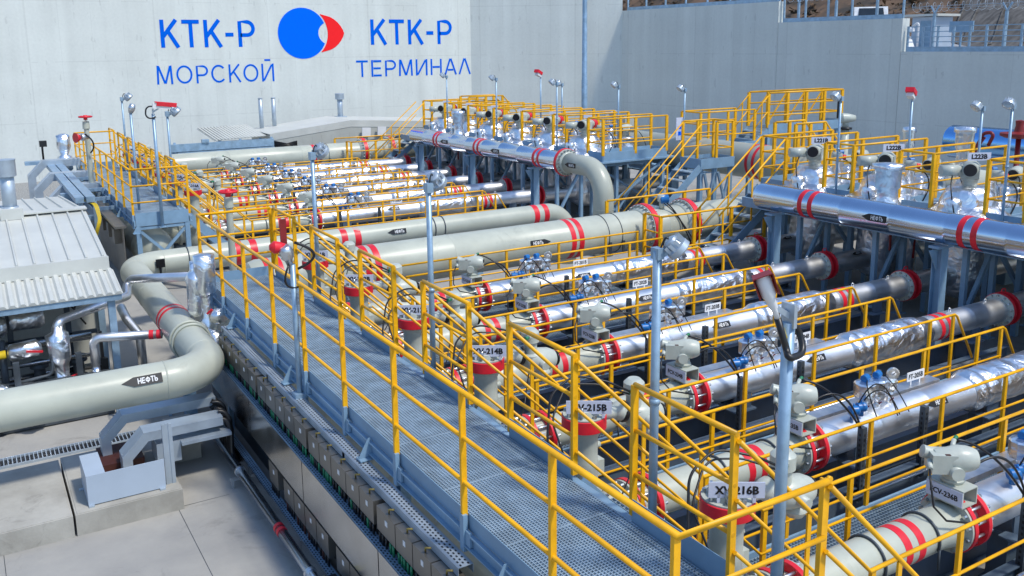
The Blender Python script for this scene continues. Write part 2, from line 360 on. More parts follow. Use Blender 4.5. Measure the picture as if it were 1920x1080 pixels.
top = [(14.88, 6.83), (15.34, 6.71), (15.55, 6.60), (15.72, 6.46), (15.87, 6.29), (15.97, 6.12), (16.03, 5.95)]
red = red+[(x, z) for x, z in top]+[(x, 2*cz-z) for x, z in reversed(top[:-1])]
m.poly([(x, WY-.012, z) for x, z in red], (0, 1, 0), .008, 1)
part('painted_emblem', m, ['emblem_blue', 'emblem_red'], wallA)

# terrain beyond the wall: plateau, ramp road and scrub hill
def terr(x, y):
    b = 4.45+1.45*min(1, max(0, (y-34)/8)) if x > 36 else 4.45
    h = max(0, x-61)*.42+max(0, x-66)*.25
    return b+h*(1+.25*noise.noise(Vector((x*.05, y*.05, 0))))+(.5*noise.noise(Vector((x*.3, y*.3, 1)))+.9*noise.noise(Vector((x*.1, y*.1, 5)))*min(1, max(0, (x-58)/6)) if x > 57 else 0)
def terrain_grid(x0, x1, y0, y1, st, dz=0):
    m = MB(); nx = int((x1-x0)/st); ny = int((y1-y0)/st); vs = [(x0+i*st, y0+j*st, terr(x0+i*st, y0+j*st)+dz) for j in range(ny+1) for i in range(nx+1)]
    return m.add(vs, [(j*(nx+1)+i, j*(nx+1)+i+1, (j+1)*(nx+1)+i+1, (j+1)*(nx+1)+i) for j in range(ny) for i in range(nx)], 0, True)
struct('hill', terrain_grid(57, 150, -20, 140, 1.0), 'hill')
g = MB(); n_ = 120
vs = [(x, y, 4.45+1.45*min(1, max(0, (y-34)/8))*(x > 36)) for y in range(-20, 121, 2) for x in (29.5, 36, 36.1, 57.5)]
g.add(vs, [(j*4+i, j*4+i+1, (j+1)*4+i+1, (j+1)*4+i) for j in range(70) for i in range(3)]); struct('upper_road', g, 'asphalt')
# dark erosion net pegged over the nearer slope, with its seams
g = MB(); e = []
for j in range(0, 71):
    y = -18+j*1.0; xe = 58.5+max(0, (y-39))*2.2
    for i in range(0, 41): x = xe+i*.8; e.append((x, y, terr(x, y)+.12))
g.add(e, [(j*41+i, j*41+i+1, (j+1)*41+i+1, (j+1)*41+i) for j in range(70) for i in range(40)], 0, True)
for j in range(0, 70, 2):
    y = -18+j; xe = 58.5+max(0, (y-39))*2.2
    g.tube([(xe+i*1.2, y+i*.5, terr(xe+i*1.2, y+i*.5)+.2) for i in range(0, 26)], .09, 4)
struct('netted_slope', g, 'net')
g = MB()
for i in range(2600):
    x = random.uniform(58, 95); y = random.uniform(18, 95)
    if x > 58.2+max(0, (y-39))*2.2 and y < 52: continue
    z = terr(x, y); s_ = random.uniform(.25, .9)
    for k in range(5):
        a = random.uniform(0, 6.28); b = random.uniform(0, 6.28); c = Vector((x+random.gauss(0, .3)*s_, y+random.gauss(0, .3)*s_, z+random.uniform(.1, .7)*s_))
        u = Vector((math.cos(a), math.sin(a), random.uniform(-.5, .8)))*s_*.45; v = Vector((math.cos(b), math.sin(b), random.uniform(0, 1)))*s_*.4
        g.add([c-u, c+v, c+u*.8], [(0, 1, 2)])
o = part('scrub', g, 'scrub'); o['kind'] = 'stuff'; o['label'] = 'dry brown scrub covering the hillside'; o['category'] = 'scrub'

# the brown hillside on the other side of the yard: outside the frame, mirrored in the chrome headers
g = MB(); vs = []
for j in range(0, 61):
    y = -70+j*3.2
    for i in range(0, 26): x = -44-i*4; vs.append((x, y, -.5+i*1.25+1.2*noise.noise(Vector((x*.06, y*.06, 3)))*min(1, i/3)+.5*noise.noise(Vector((x*.25, y*.25, 9)))*min(1, i/3)))
g.add(vs, [(j*26+i, (j+1)*26+i, (j+1)*26+i+1, j*26+i+1) for j in range(60) for i in range(25)], 0, True); struct('hill', g, 'hill')
# fences on the wall tops
def fence(name, x, y0, y1, z, ph, sp, rails, label, yarm=0, armh=0, wire=True):
    t = thing(name, label, 'fence', (x, (y0+y1)/2, z)); n = max(1, round(abs(y1-y0)/sp)); d = (y1-y0)/n
    for i in range(n+1):
        m = MB(); yy = y0+i*d; m.box(x-.035, x+.035, yy-.03, yy+.03, z, z+ph); part('post', m, 'galv_blue', t)
    m = MB()
    for k in range(rails): zz = z+ph*(1-k/rails)-.02; m.box(x-.012, x+.012, y0, y1, zz-.014, zz+.014)
    m.box(x-.06, x-.04, y0, y1, z+.0, z+.16); part('rail', m, 'galv_blue', t)
    if yarm:
        n2 = max(1, round(abs(y1-y0)/yarm))
        for i in range(n2):
            yy = y0+(i+.35)*(y1-y0)/n2; m = MB(); m.bar((x+.12, yy, z), (x+.12, yy, z+armh), .08); m.bar((x+.12, yy, z+armh), (x+.12, yy-.16, z+armh+.27), .05); m.bar((x+.12, yy, z+armh), (x+.12, yy+.16, z+armh+.27), .04)
            part('forked_post', m, 'galv_blue', t)
        m = MB(); L_ = abs(y1-y0)
        for q in (-.12, .0, .12): m.tube([(x+.12, y0+(y1-y0)*i/40, z+armh+.18+abs(q)*.6+.02*math.sin(i*2+q*20)) for i in range(41)], .005, 4)
        coil = [(x+.12+.17*math.cos(i*.9), y0+(y1-y0)*i/(L_*26), z+armh+.22+.17*math.sin(i*.9)) for i in range(int(L_*26)+1)]
        m.tube(coil, .006, 3); part('barbed_wire', m, 'galv', t)
    return t
fence('railing_fence', 29.3, 20.9, 8, 4.93, .88, .6, 5, 'blue-grey railing with forked posts and razor wire on the lowest wall step', 2.4, 1.3)
fence('wire_fence', 29.3, 26.7, 21.15, 6.1, 2.0, 1.1, 2, 'tall wire fence with forked posts on the wall step by the white car', 2.0, .75)
fence('wire_fence', 29.3, 36.9, 26.95, 6.95, 2.0, 1.4, 2, 'tall wire fence on the highest shaded wall, against the brown hillside')
# kiosk and car beyond the wall
t = thing('kiosk', 'small grey guard kiosk with a flat canopy beside the road above the wall', 'kiosk', (53, 34.6, 4.6))
m = MB(); m.box(51.5, 53.2, 34.9, 36.5, 4.5, 6.75); part('wall', m, 'sheet_grey', t)
m = MB(); m.box(51.2, 53.5, 34.6, 38.6, 6.78, 6.92); part('roof', m, 'roof_metal', t)
m = MB(); m.box(51.46, 51.5, 35.2, 35.9, 4.7, 6.5); part('door', m, 'steel_blue', t)
m = MB(); m.box(51.4, 51.55, 38.3, 38.45, 4.5, 6.78); part('canopy_post', m, 'galv', t)
m = MB(); m.poly([(50, 35.4, 4.5), (50, 36.6, 4.5), (50, 36.6, 5.4), (50, 35.8, 5.4)], (1, 0, 0), .6); solo('concrete_block', m, 'white', 'pale concrete block with a slanted side beside the kiosk', 'barrier')
m = MB(); m.box(47.9, 48, 30.2, 31.6, 5.75, 6.35); m.bar((47.95, 30.9, 4.5), (47.95, 30.9, 5.75), .09); solo('road_sign', m, 'steel_blue', 'dark blue-green rectangular road sign in front of the kiosk', 'sign')
t = thing('lamp_post', 'short white bent lamp post in front of the kiosk door', 'lamp post', (48, 33.6, 4.5)); m = MB(); m.tube(fillet([(48, 33.6, 4.5), (48, 33.6, 6.4), (48, 34.0, 6.1)], .1), .06, 6); part('pole', m, 'white', t); m = MB(); m.lathe((48, 34.05, 6.1), (0, 0, -1), [(0, .05), (.08, .16), (.25, .19), (.27, .1)], 10); part('lamp_head', m, 'white', t)
t = thing('parked_car', 'white car parked on the road above the wall, seen past the fence', 'car', (53.5, 41.2, 5.9))
def car():
    z = 5.95; m = MB(); y0, y1, x0, x1 = 40.2, 42.3, 51.9, 56.4
    pr = [(x0, .35), (x0, .85), (x0+.2, 1.0), (x0+.55, 1.62), (x0+2.4, 1.66), (x0+3.2, 1.05), (x0+4.3, .95), (x1, .75), (x1, .35)]
    m.poly([(x, y0, z+h) for x, h in pr], (0, 1, 0), y1-y0); part('body', m, 'car_paint', t)
    m = MB(); m.poly([(x0+.16, y0+.25, z+1.02), (x0+.5, y0+.3, z+1.52), (x0+.5, y1-.3, z+1.52), (x0+.16, y1-.25, z+1.02)], (-1, 0, .5), .03); part('rear_window', m, 'window', t)
    m = MB(); m.box(x0+.75, x0+2.3, y0-.02, y0+.01, z+1.05, z+1.5); part('side_window', m, 'window', t)
    for xx in (x0+.8, x0+3.6):
        for yy in (y0, y1-.2): m = MB(); m.cyl((xx, yy-.01, z+.33), (xx, yy+.21, z+.33), .33, 14); part('wheel', m, 'rubber', t)
car(); t.rotation_euler = (0, 0, R(43))
# ------------------------------------------------------------------ the two metering trains
YB = [4.53+1.83*k for k in range(6)]; YA = [22.4+1.86*k for k in range(6)]
ORD = ['nearest', 'second', 'third', 'fourth', 'fifth', 'farthest']
ORDN = ['first', 'second', 'third', 'fourth', 'fifth', 'sixth', 'seventh']
def flange_mb(m, x, r, side, bolts=14, th=.055, z=0.):
    """red rim with grey face and bolt heads on the given side, axis X"""
    m.lathe((x, 0, z), (1, 0, 0), [(-th/2, r*.985), (-th/2+.004, r), (th/2-.004, r), (th/2, r*.985)], 36, 0)
    xf = x+side*th/2
    m.lathe((xf, 0, z), (side, 0, 0), [(-.01, r*.97), (.022, r*.955), (.03, r*.80), (.034, r*.72), (.13, r*.69)], 36, 1)
    for i in range(bolts):
        a = 2*math.pi*(i+.5)/bolts; cy, cz = math.cos(a)*r*.87, z+math.sin(a)*r*.87
        m.cyl((xf+side*.015, cy, cz), (xf+side*.06, cy, cz), r*.062, 6, 2, False)
def studs_mb(m, x0, x1, r, n=12, z=0.):
    for i in range(n):
        a = 2*math.pi*(i+.5)/n; m.cyl((x0, math.cos(a)*r, z+math.sin(a)*r), (x1, math.cos(a)*r, z+math.sin(a)*r), .014, 6)
ZP = .91; X0 = 7.5
def clad_mb(m, x0, x1, r, step=.95, z=ZP):
    prof = []; n = max(1, round((x1-x0)/step))
    for i in range(n):
        a = x0+(x1-x0)*i/n; b = x0+(x1-x0)*(i+1)/n
        prof += [(a, r), (a+.03, r+.0035), (a+.045, r), (b-.012, r-.0008)]
    prof.append((x1, r)); m.lathe((0, 0, z), (1, 0, 0), prof, 40)
def flow_label(parent, c, rt, up, nrm, s=1., left=True, name='flow_label'):
    """black arrow plate with the white word"""
    c = Vector(c); rt = Vector(rt).normalized(); up = Vector(up).normalized(); nrm = Vector(nrm).normalized(); m = MB()
    d = -1 if left else 1; h = .055*s; L_ = .21*s
    pts = [c-rt*L_*d*1.0+up*h-rt*0, c-rt*L_*d-up*h]
    pts = [c-rt*d*(-1)*0+q for q in (rt*(-d)*L_*.85+up*h, rt*d*L_*.62+up*h, rt*d*L_*1.25, rt*d*L_*.62-up*h, rt*(-d)*L_*.85-up*h)]
    m.poly(pts, nrm, .004, 0); 
    H_ = .066*s; xs_ = .80; tot = sum(GL[q][0] for q in 'НЕФТЬ')+.14*4; xx = -tot/2; ly = 0; c0 = c-rt*d*L_*.09
    for q in 'НЕФТЬ':
        for st in GL[q][1]:
            ly += 1; ribbon(m, st, .098, lambda p_: c0+rt*((xx+p_.x)*H_*xs_)+up*((p_.z-.5)*H_)+nrm*(.0055+.0006*(ly % 3)), 1)
        xx += GL[q][0]+.14
    return part(name, m, ['black', 'white'], parent)
def meter_run(tr, k, Y, label):
    t = thing('metering_pipe', label, 'pipe', (X0, Y, 0), 'parallel metering pipes')
    o = (-X0, 0, 0)
    cached('pipe_section', 0, lambda m: (m.lathe((0, 0, ZP), (1, 0, 0), [(3.7, .19), (5.0, .19), (5.03, .193), (5.06, .19), (6.0, .19), (6.02, .193), (6.05, .19), (7.2, .19), (7.28, .20), (7.42, .22)], 36)), 'paint_grey', t, o)
    for x, r, sd in ((5.12, .27, -1), (5.34, .27, 1), (7.45, .285, -1), (7.66, .285, 1), (14.38, .285, -1), (14.53, .285, 1)):
        cached('flange', (r, sd), lambda m: flange_mb(m, 0, r, sd), ['red', 'paint_valve', 'bolt'], t, (x-X0, 0, ZP))
    cached('stud_bolts', 0, lambda m: (studs_mb(m, 7.4, 7.7, .25, 12, ZP), m.lathe((0, 0, ZP), (1, 0, 0), [(7.47, .262), (7.475, .19), (7.635, .19), (7.64, .262)], 24)), 'alu', t, o)
    cached('stud_bolts', 1, lambda m: (studs_mb(m, 5.1, 5.36, .235, 12, ZP), m.lathe((0, 0, ZP), (1, 0, 0), [(5.14, .25), (5.145, .19), (5.315, .19), (5.32, .25)], 24)), 'alu', t, o)
    for x, r in ((6.62, .1925), (6.80, .1925), (12.58, .208), (12.76, .208)):
        cached('warning_band', r, lambda m: m.lathe((0, 0, ZP), (1, 0, 0), [(-.045, r-.002), (-.045, r), (.045, r), (.045, r-.002)], 36), 'red', t, (x-X0, 0, 0))
    for x in (6.28, 7.02): cached('pipe_clamp', 0, lambda m: (m.tube([(0, .203*math.cos(R(a)), ZP+.203*math.sin(R(a))) for a in range(-20, 201, 10)], .012, 6), m.cyl((0, -.203, ZP-.25), (0, -.203, ZP-.05), .012, 6), m.cyl((0, .203, ZP-.25), (0, .203, ZP-.05), .012, 6)), 'dark_steel', t, (x-X0, 0, 0))
    cached('cladding', 0, lambda m: clad_mb(m, 7.70, 14.34, .205), 'cladding', t, o)
    cached('cladding', 1, lambda m: clad_mb(m, 14.58, 19.2, .205), 'cladding', t, o)
    j = k % 3
    cached('insulation_jacket', j, lambda m: m.lathe((0, 0, ZP), (1, 0, 0), [(10.5, .207), (10.55, .235), (10.62, .262), (10.7, .25), (10.72, .235), (10.75, .25)]+[(10.8+i*.06, .258) for i in range(22)]+[(12.12, .245), (12.2, .215), (12.35, .209)], 44, 0, True, .055, True, j*3+1), 'foil', t, o)
    for x in (13.0, 13.95): cached('lifting_eye', 0, lambda m: m.tube([(.03*math.cos(R(a)), 0, ZP+.225+.03*math.sin(R(a))) for a in range(0, 360, 30)], .008, 5, closed=True), 'alu', t, (x-X0, 0, 0))
    cached('handle_hoop', 0, lambda m: m.tube(fillet([(14.40, 0, 1.19), (14.40, 0, 1.26), (14.51, 0, 1.26), (14.51, 0, 1.19)], .03, 4), .008, 5), 'red', t, o)
    for x in (8.4, 10.95, 13.5): cached('support_leg', 0, lambda m: (m.box(-.09, .09, -.1, .1, .012, .56), m.box(-.16, .16, -.22, .22, .56, .585), m.box(-.12, .12, -.16, -.14, .585, .86), m.box(-.12, .12, .14, .16, .585, .86), m.box(-.13, .13, -.14, .14, .0, .012), m.box(-.28, -.12, -.28, -.1, .60, .615)), 'slate', t, (x-X0, 0, 0))
    cached('cable_plank', 0, lambda m: (m.box(7.95, 10.45, .28, .45, 1.0, 1.012), m.box(7.95, 10.45, .28, .285, .95, 1.0), m.box(7.95, 10.45, .445, .45, .95, 1.0), m.box(8.3, 8.34, .3, .43, .6, 1.0), m.box(10.1, 10.14, .3, .43, .6, 1.0)), 'alu', t, o)
    for x in (8.15, 9.25): cached('strut_post', 0, lambda m: (m.box(-.035, .035, -.36, -.29, .25, 1.12), [m.box(-.012, .012, -.3605, -.359, .3+i*.06, .33+i*.06, 1) for i in range(13)], [m.box(-.0358, -.0345, -.335, -.315, .3+i*.06, .33+i*.06, 1) for i in range(13)]), ['dark_steel', 'black'], t, (x-X0, 0, 0))
    m = MB(); x = 10.05; m.box(x-.17, x+.17, Y+.352, Y+.362, 1.06, 1.18, 0); m.box(x-.10, x-.08, Y+.353, Y+.361, 1.0, 1.06, 0); m.box(x+.08, x+.10, Y+.353, Y+.361, 1.0, 1.06, 0)
    m.text('FT-%d%s' % (206-k, tr), .092, (x, Y+.3505, 1.12), (1, 0, 0), (0, 0, 1), 1, .015, .9); part('tag_plate', m, ['white', 'black'], t)
    for yy in (-.29, .29): cached('skid_beam', 0, lambda m: (m.box(4.4, 14.2, -.006, .006, .06, .40), m.box(4.4, 14.2, -.05, .05, .40, .412), m.box(4.4, 14.2, -.05, .05, .048, .06)), 'slate', t, (-X0, yy, 0))
    cached('conduit_run', 0, lambda m: (m.tube([(7.9, -.44, .42), (13.2, -.44, .42)], .022, 8), m.tube([(7.9, -.40, .34), (13.2, -.40, .34)], .014, 6)), 'alu', t, o)
    for x, an in ((9.75, 30), (15.3, 52)):
        nrm = Vector((0, -math.cos(R(an)), math.sin(R(an)))); up = Vector((0, math.sin(R(an)), math.cos(R(an))))
        flow_label(t, Vector((x, Y, ZP))+nrm*.212, (1, 0, 0), up, nrm, .85 if x < 12 else .6)
    return t
def shutoff_valve(tr, k, Y, label):
    t = thing('shutoff_valve', label, 'valve', (4.6, Y, 0), 'shut-off valves with red collars')
    cached('valve_body', 0, lambda m: (m.lathe((0, 0, 0), (0, 0, 1), [(.55, .2), (.72, .24), (1.05, .235), (1.2, .16), (1.24, .175), (1.28, .135), (1.46, .128), (1.5, .14), (1.54, .128), (1.76, .13), (1.82, .16), (1.85, .185)], 28), m.lathe((0, 0, ZP), (1, 0, 0), [(-.42, .24), (-.36, .25), (-.34, .2), (.34, .2), (.36, .25), (.42, .24)], 24), m.box(.12, .2, -.05, .05, 1.35, 1.5), m.cyl((-.05, -.13, 1.3), (-.1, -.2, 1.3), .04, 10), m.cyl((.13, .03, 1.62), (.2, .03, 1.62), .03, 8)), 'paint_valve', t)
    cached('collar', 0, lambda m: m.lathe((0, 0, 0), (0, 0, 1), [(1.852, .2), (1.856, .207), (1.966, .207), (1.97, .2)], 40), 'red', t)
    cached('bonnet', 0, lambda m: (m.lathe((0, 0, 0), (0, 0, 1), [(1.965, .199), (1.985, .197), (1.987, .15), (2.04, .14), (2.06, .11), (2.07, .05)], 32), [m.cyl((.172*math.cos(a*.785), .172*math.sin(a*.785), 1.98), (.172*math.cos(a*.785), .172*math.sin(a*.785), 2.02), .017, 6, 1, False) for a in range(8)], m.cyl((-.1, -.1, 2.0), (-.1, -.1, 2.09), .022, 6, 1)), ['paint_valve', 'bolt'], t)
    cached('actuator', 0, lambda m: (m.lathe((.14, 0, 1.93), (1, 0, -.06), [(0, .06), (.2, .06), (.24, .09), (.29, .1)], 18), m.lathe((.50, 0, 1.84), (1, 0, -.12), [(0, .07), (.05, .115), (.16, .135), (.3, .13), (.38, .10), (.40, .06)], 24), m.lathe((.58, 0, 1.78), (0, 0, 1), [(0, .10), (.12, .105), (.14, .075), (.26, .075), (.27, .10), (.38, .10), (.42, .06)], 22), m.cyl((.58, -.02, 2.12), (.48, -.12, 2.14), .026, 8), m.cyl((.66, 0, 1.82), (.66, -.2, 1.80), .05, 12), m.lathe((.72, -.02, 1.72), (0, 0, -1), [(0, .09), (.05, .10), (.1, .07)], 16)), 'paint_valve', t)
    cached('coupling', 0, lambda m: (m.lathe((.41, 0, 1.905), (1, 0, -.1), [(0, .095), (.02, .105), (.045, .105), (.06, .09)], 24), m.cyl((.905, 0, 1.79), (.925, 0, 1.787), .085, 18)), 'rubber', t)
    cached('conduit', 0, lambda m: (m.tube(fillet([(.4, -.18, 2.16), (.22, -.06, 2.26), (-.05, .1, 2.33), (-.32, .08, 2.2), (-.46, -.08, 1.85), (-.4, -.3, 1.55), (-.25, -.36, 1.42)], .22, 6), .011, 6), m.tube(fillet([(.42, -.14, 2.12), (.2, .06, 2.2), (-.1, .14, 2.24), (-.36, .0, 2.0), (-.34, -.26, 1.6), (-.23, -.34, 1.42)], .2, 6), .009, 6), m.tube(fillet([(.5, -.1, 1.75), (.3, -.3, 1.4), (.1, -.38, 1.2), (-.1, -.36, 1.15)], .15, 5), .008, 5)), 'rubber', t)
    cached('conduit_gland', 0, lambda m: m.cyl((.47, -.125, 2.141), (.40, -.18, 2.16), .022, 8), 'green', t)
    cached('terminal_box', 0, lambda m: (m.box(-.28, -.21, -.40, -.32, 1.18, 1.42), [m.box(-.2815, -.2795, -.38, -.34, 1.2+i*.05, 1.23+i*.05, 1) for i in range(4)], m.box(-.10, .0, -.36, -.3, 1.15, 1.25), m.cyl((-.12, -.25, 1.2), (.1, -.25, 1.2), .02, 8), m.cyl((-.12, -.28, 1.27), (.06, -.30, 1.29), .014, 8), m.tube([(.1, -.25, 1.2), (.16, -.2, 1.1), (.15, -.16, 1.0)], .012, 6)), ['alu', 'black'], t)
    an = R(-33); rt = Vector((math.cos(an), math.sin(an), 0)); nrm = Vector((math.sin(an), -math.cos(an), 0)); c = Vector((4.56, Y-.13, 2.09))
    m = MB(); m.obox(c-nrm*.004, rt, .205, .004, .062, 0); m.text('XV-%d%s' % (216-k, tr), .088, c+nrm*.0015, rt, (0, 0, 1), 1, .022, .97)
    for q in (-.13, .13): m.obox(c+rt*q-nrm*.02-Vector((0, 0, .05)), rt, .012, .02, .05, 0)
    part('sign_board', m, ['sign_white', 'black'], t)
    return t
def control_valve(tr, k, Y, label):
    t = thing('control_valve', label, 'valve', (7.45, Y, 1.12), 'control valves with motor drives')
    cached('bracket', 0, lambda m: (m.box(-.12, .10, -.19, .17, .03, .04), m.box(-.12, .10, -.19, .17, .19, .20), m.box(-.12, -.108, -.19, .17, .04, .19), m.box(.088, .10, -.19, .17, .04, .19), m.lathe((-.01, 0, 0), (0, 0, 1), [(-.08, .07), (.03, .07)], 14), m.cyl((-.02, -.06, .05), (-.02, -.06, .19), .03, 8)), 'paint_valve', t)
    cached('drive', 0, lambda m: (m.lathe((0, 0, .2), (0, 0, 1), [(0, .10), (.03, .105), (.04, .09), (.11, .085), (.12, .11), (.16, .12)], 22),
        m.lathe((-.16, .115, .41), (.8, -.58, .03), [(0, .05), (.02, .09), (.08, .105), (.14, .11), (.22, .128), (.30, .122), (.36, .105), (.395, .085), (.40, .03)], 24), m.obox((-.10, .06, .40), (.8, -.58, 0), .11, .10, .09), m.lathe((-.2, .20, .47), (.55, -.4, -.2), [(0, .03), (.01, .06), (.1, .06), (.12, .03)], 14), m.cyl((-.03, .0, .33), (-.1, -.12, .33), .062, 14), m.cyl((-.22, .1, .42), (-.30, .03, .38), .025, 8), m.cyl((.05, .06, .48), (.14, .10, .53), .022, 8)), 'paint_valve', t)
    cached('drive_window', 0, lambda m: (m.obox((.148, -.108, .455), (.58, .8, 0), .045, .03, .022)), 'black', t)
    cached('cover_plate', 0, lambda m: m.obox((-.125, -.02, .42), (.8, -.58, 0), .022, .014, .075), 'orange_brown', t)
    cached('conduit', 0, lambda m: (m.tube(arc_cable((.15, .10, .53), (.68, -.3, .0), .12, 14), .013, 6), m.tube(arc_cable((.12, -.12, .36), (.66, -.33, .0), .2, 14, (.06, 0, 0)), .013, 6), m.tube([(-.31, .03, .38), (-.40, -.05, .3), (-.44, -.12, .12), (-.36, -.2, 0), (-.1, -.24, -.08), (.05, -.26, -.12)], .010, 6)), 'rubber', t)
    cached('conduit_gland', 0, lambda m: m.cyl((.14, .10, .528), (.19, .11, .545), .02, 8), 'green', t)
    m = MB(); c = Vector((7.33, Y-.01, 1.235)); m.box(7.322, 7.328, Y-.19, Y+.17, 1.165, 1.305, 0)
    m.text('FCV-%d%s' % (236-k, tr), .072, (7.3205, Y-.01, 1.235), (0, -1, 0), (0, 0, 1), 1, .02, .92); part('sign_board', m, ['sign_white', 'black'], t)
    return t
def manifold(tr, k, Y, label):
    t = thing('gauge_manifold', label, 'gauge set', (8.8, Y, 1.1), 'foil wrapped gauge manifolds'); j = k % 3
    def boxy(m):
        for i, (x, w_, h) in enumerate(((-.22, .115, .19), (0, .115, .19), (.22, .085, .14))):
            n0 = len(m.v); m.lathe((x, 0, .16), (0, 0, 1), [(0, .05), (.005, w_), (.03, w_*1.05), (h*.5, w_), (h-.02, w_*1.04), (h, w_*.95), (h+.008, .03)], 10, 0, False, .14, True, i+j*5)
            m.lathe((x, -.01, .0), (0, 0, 1), [(-.03, .035), (.03, .05), (.08, .035), (.12, .05), (.17, .03)], 9, 0, False, .3, True, i+9+j)
    cached('wrapped_block', j, boxy, 'foil', t)
    for x in (-.2, .01): cached('transmitter', 0, lambda m: (m.lathe((-.05, 0, .39), (1, .25, 0), [(0, .035), (.01, .045), (.09, .045), (.10, .035)], 14), m.cyl((0, 0, .33), (0, 0, .40), .025, 8)), 'blue_device', t, (x, 0, 0))
    for x, y in ((-.55, -.12), (-.40, -.10)): cached('transmitter', 1, lambda m: (m.lathe((-.055, .02, .12), (1, -.4, 0), [(0, .04), (.01, .055), (.10, .055), (.12, .04)], 14), m.cyl((0, 0, .02), (0, 0, .1), .035, 10), m.cyl((0, 0, .14), (0, 0, .2), .012, 6)), 'blue_device', t, (x, y, 0))
    cached('gauge', 0, lambda m: (m.lathe((.24, -.02, .37), (-.45, -.89, 0), [(-.02, .06), (0, .075), (.03, .075), (.032, .065)], 22, 0), m.lathe((.24, -.02, .37), (-.45, -.89, 0), [(.030, .064), (.034, .001)], 22, 1), m.cyl((.24, -.01, .26), (.24, -.01, .31), .015, 8, 0), m.obox((.24-.018, -.02-.036, .38), (.7, -.35, .6), .03, .002, .003, 2)), ['alu', 'white', 'black'], t)
    cached('cable', 0, lambda m: (m.tube(arc_cable((-.5, -.14, .2), (-.05, -.33, .02), .3, 12), .008, 5), m.tube(arc_cable((-.38, -.12, .2), (0, -.32, .02), .2, 12), .008, 5), m.tube(arc_cable((-.22, -.03, .38), (-.36, -.3, .03), .1, 10, (-.08, 0, 0)), .008, 5), m.tube(arc_cable((.05, -.05, .4), (.2, -.3, .0), .04, 8), .007, 5)), 'rubber', t)
    cached('valve_handle', 0, lambda m: [m.obox((x, -.05, .06), (.3, -.4, .5), .03, .006, .006) for x in (-.22, 0, .22)], 'red_dark', t)
    return t
def access_platform(tr, y0, y1, label, stair=True, xs=None):
    t = thing('access_platform', label, 'platform', (8.8, (y0+y1)/2, 0), 'railed platforms between the metering pipes')
    xa = 5.5 if stair else 6.4; ky = round(y1-y0, 3); o = (-8.8, -ky/2, 0)
    cached('deck', (ky, xa), lambda m: grating(m, xa, 12.3, .03, ky-.03, .28, .045, .045), 'grate_blue', t, o)
    for yy in (0, ky): cached('side_beam', (xa, yy > 0), lambda m: (m.box(xa, 12.35, -.015, .015, .10, .33), m.box(xa, 12.35, -.05, -.015, .10, .115) if yy == 0 else m.box(xa, 12.35, .015, .05, .10, .115)), 'steel_blue', t, (-8.8, -ky/2+yy, 0))
    for x in (xa+.5, 9, 11.8):
        for q in (.09, ky-.09): cached('leg', 'ap', lambda m: m.box(-.04, .04, -.04, .04, 0, .12), 'steel_blue', t, (x-8.8, -ky/2+q, 0))
    if stair:
        for yy in (0, ky): cached('stringer', 0, lambda m: m.bar((4.14, 0, 1.62), (5.52, 0, .2), .02, .2), 'steel_blue', t, (-8.8, -ky/2+yy, 0))
        for i in range(5): cached('tread', ky, lambda m: grating(m, -.11, .11, .012, ky-.012, 0, .04, .06), 'grate_blue', t, (4.4+i*.26-8.8, -ky/2, 1.42-i*.265))
    for yy in (y0, y1):
        if stair: pts = [(4.13, yy, 2.74), (5.58, yy, 1.32), (12.27, yy, 1.32), (12.33, yy, 1.28), (12.8, yy, .55)]
        else: pts = [(xa, yy, 1.32), (12.27, yy, 1.32)]
        h = MB()
        for q in (0, -.42, -.8):
            pp = [(x, y, z+q) for x, y, z in pts]
            if q < 0: pp = pp[:3] if stair else pp
            h.tube(pp, .019 if q == 0 else .015, 7)
        hr = part('handrail', h, 'yellow', t)
        for x in ((5.62, 6.75, 8.0, 9.25, 10.5, 11.7, 12.25) if stair else (6.45, 7.7, 8.95, 10.2, 11.4, 12.25)):
            cached('post', 'ap', lambda m: (m.box(-.024, .024, -.008, .008, .30, 1.32), m.box(-.024, -.008, .009, .026, .30, 1.315)), 'yellow', hr, (x-8.8, yy-(y0+y1)/2, 0))
        if stair:
            cached('post', 'aps', lambda m: m.box(-.02, .02, -.008, .008, 1.0, 2.02), 'yellow', hr, (4.85-8.8, yy-(y0+y1)/2, 0))
    return t
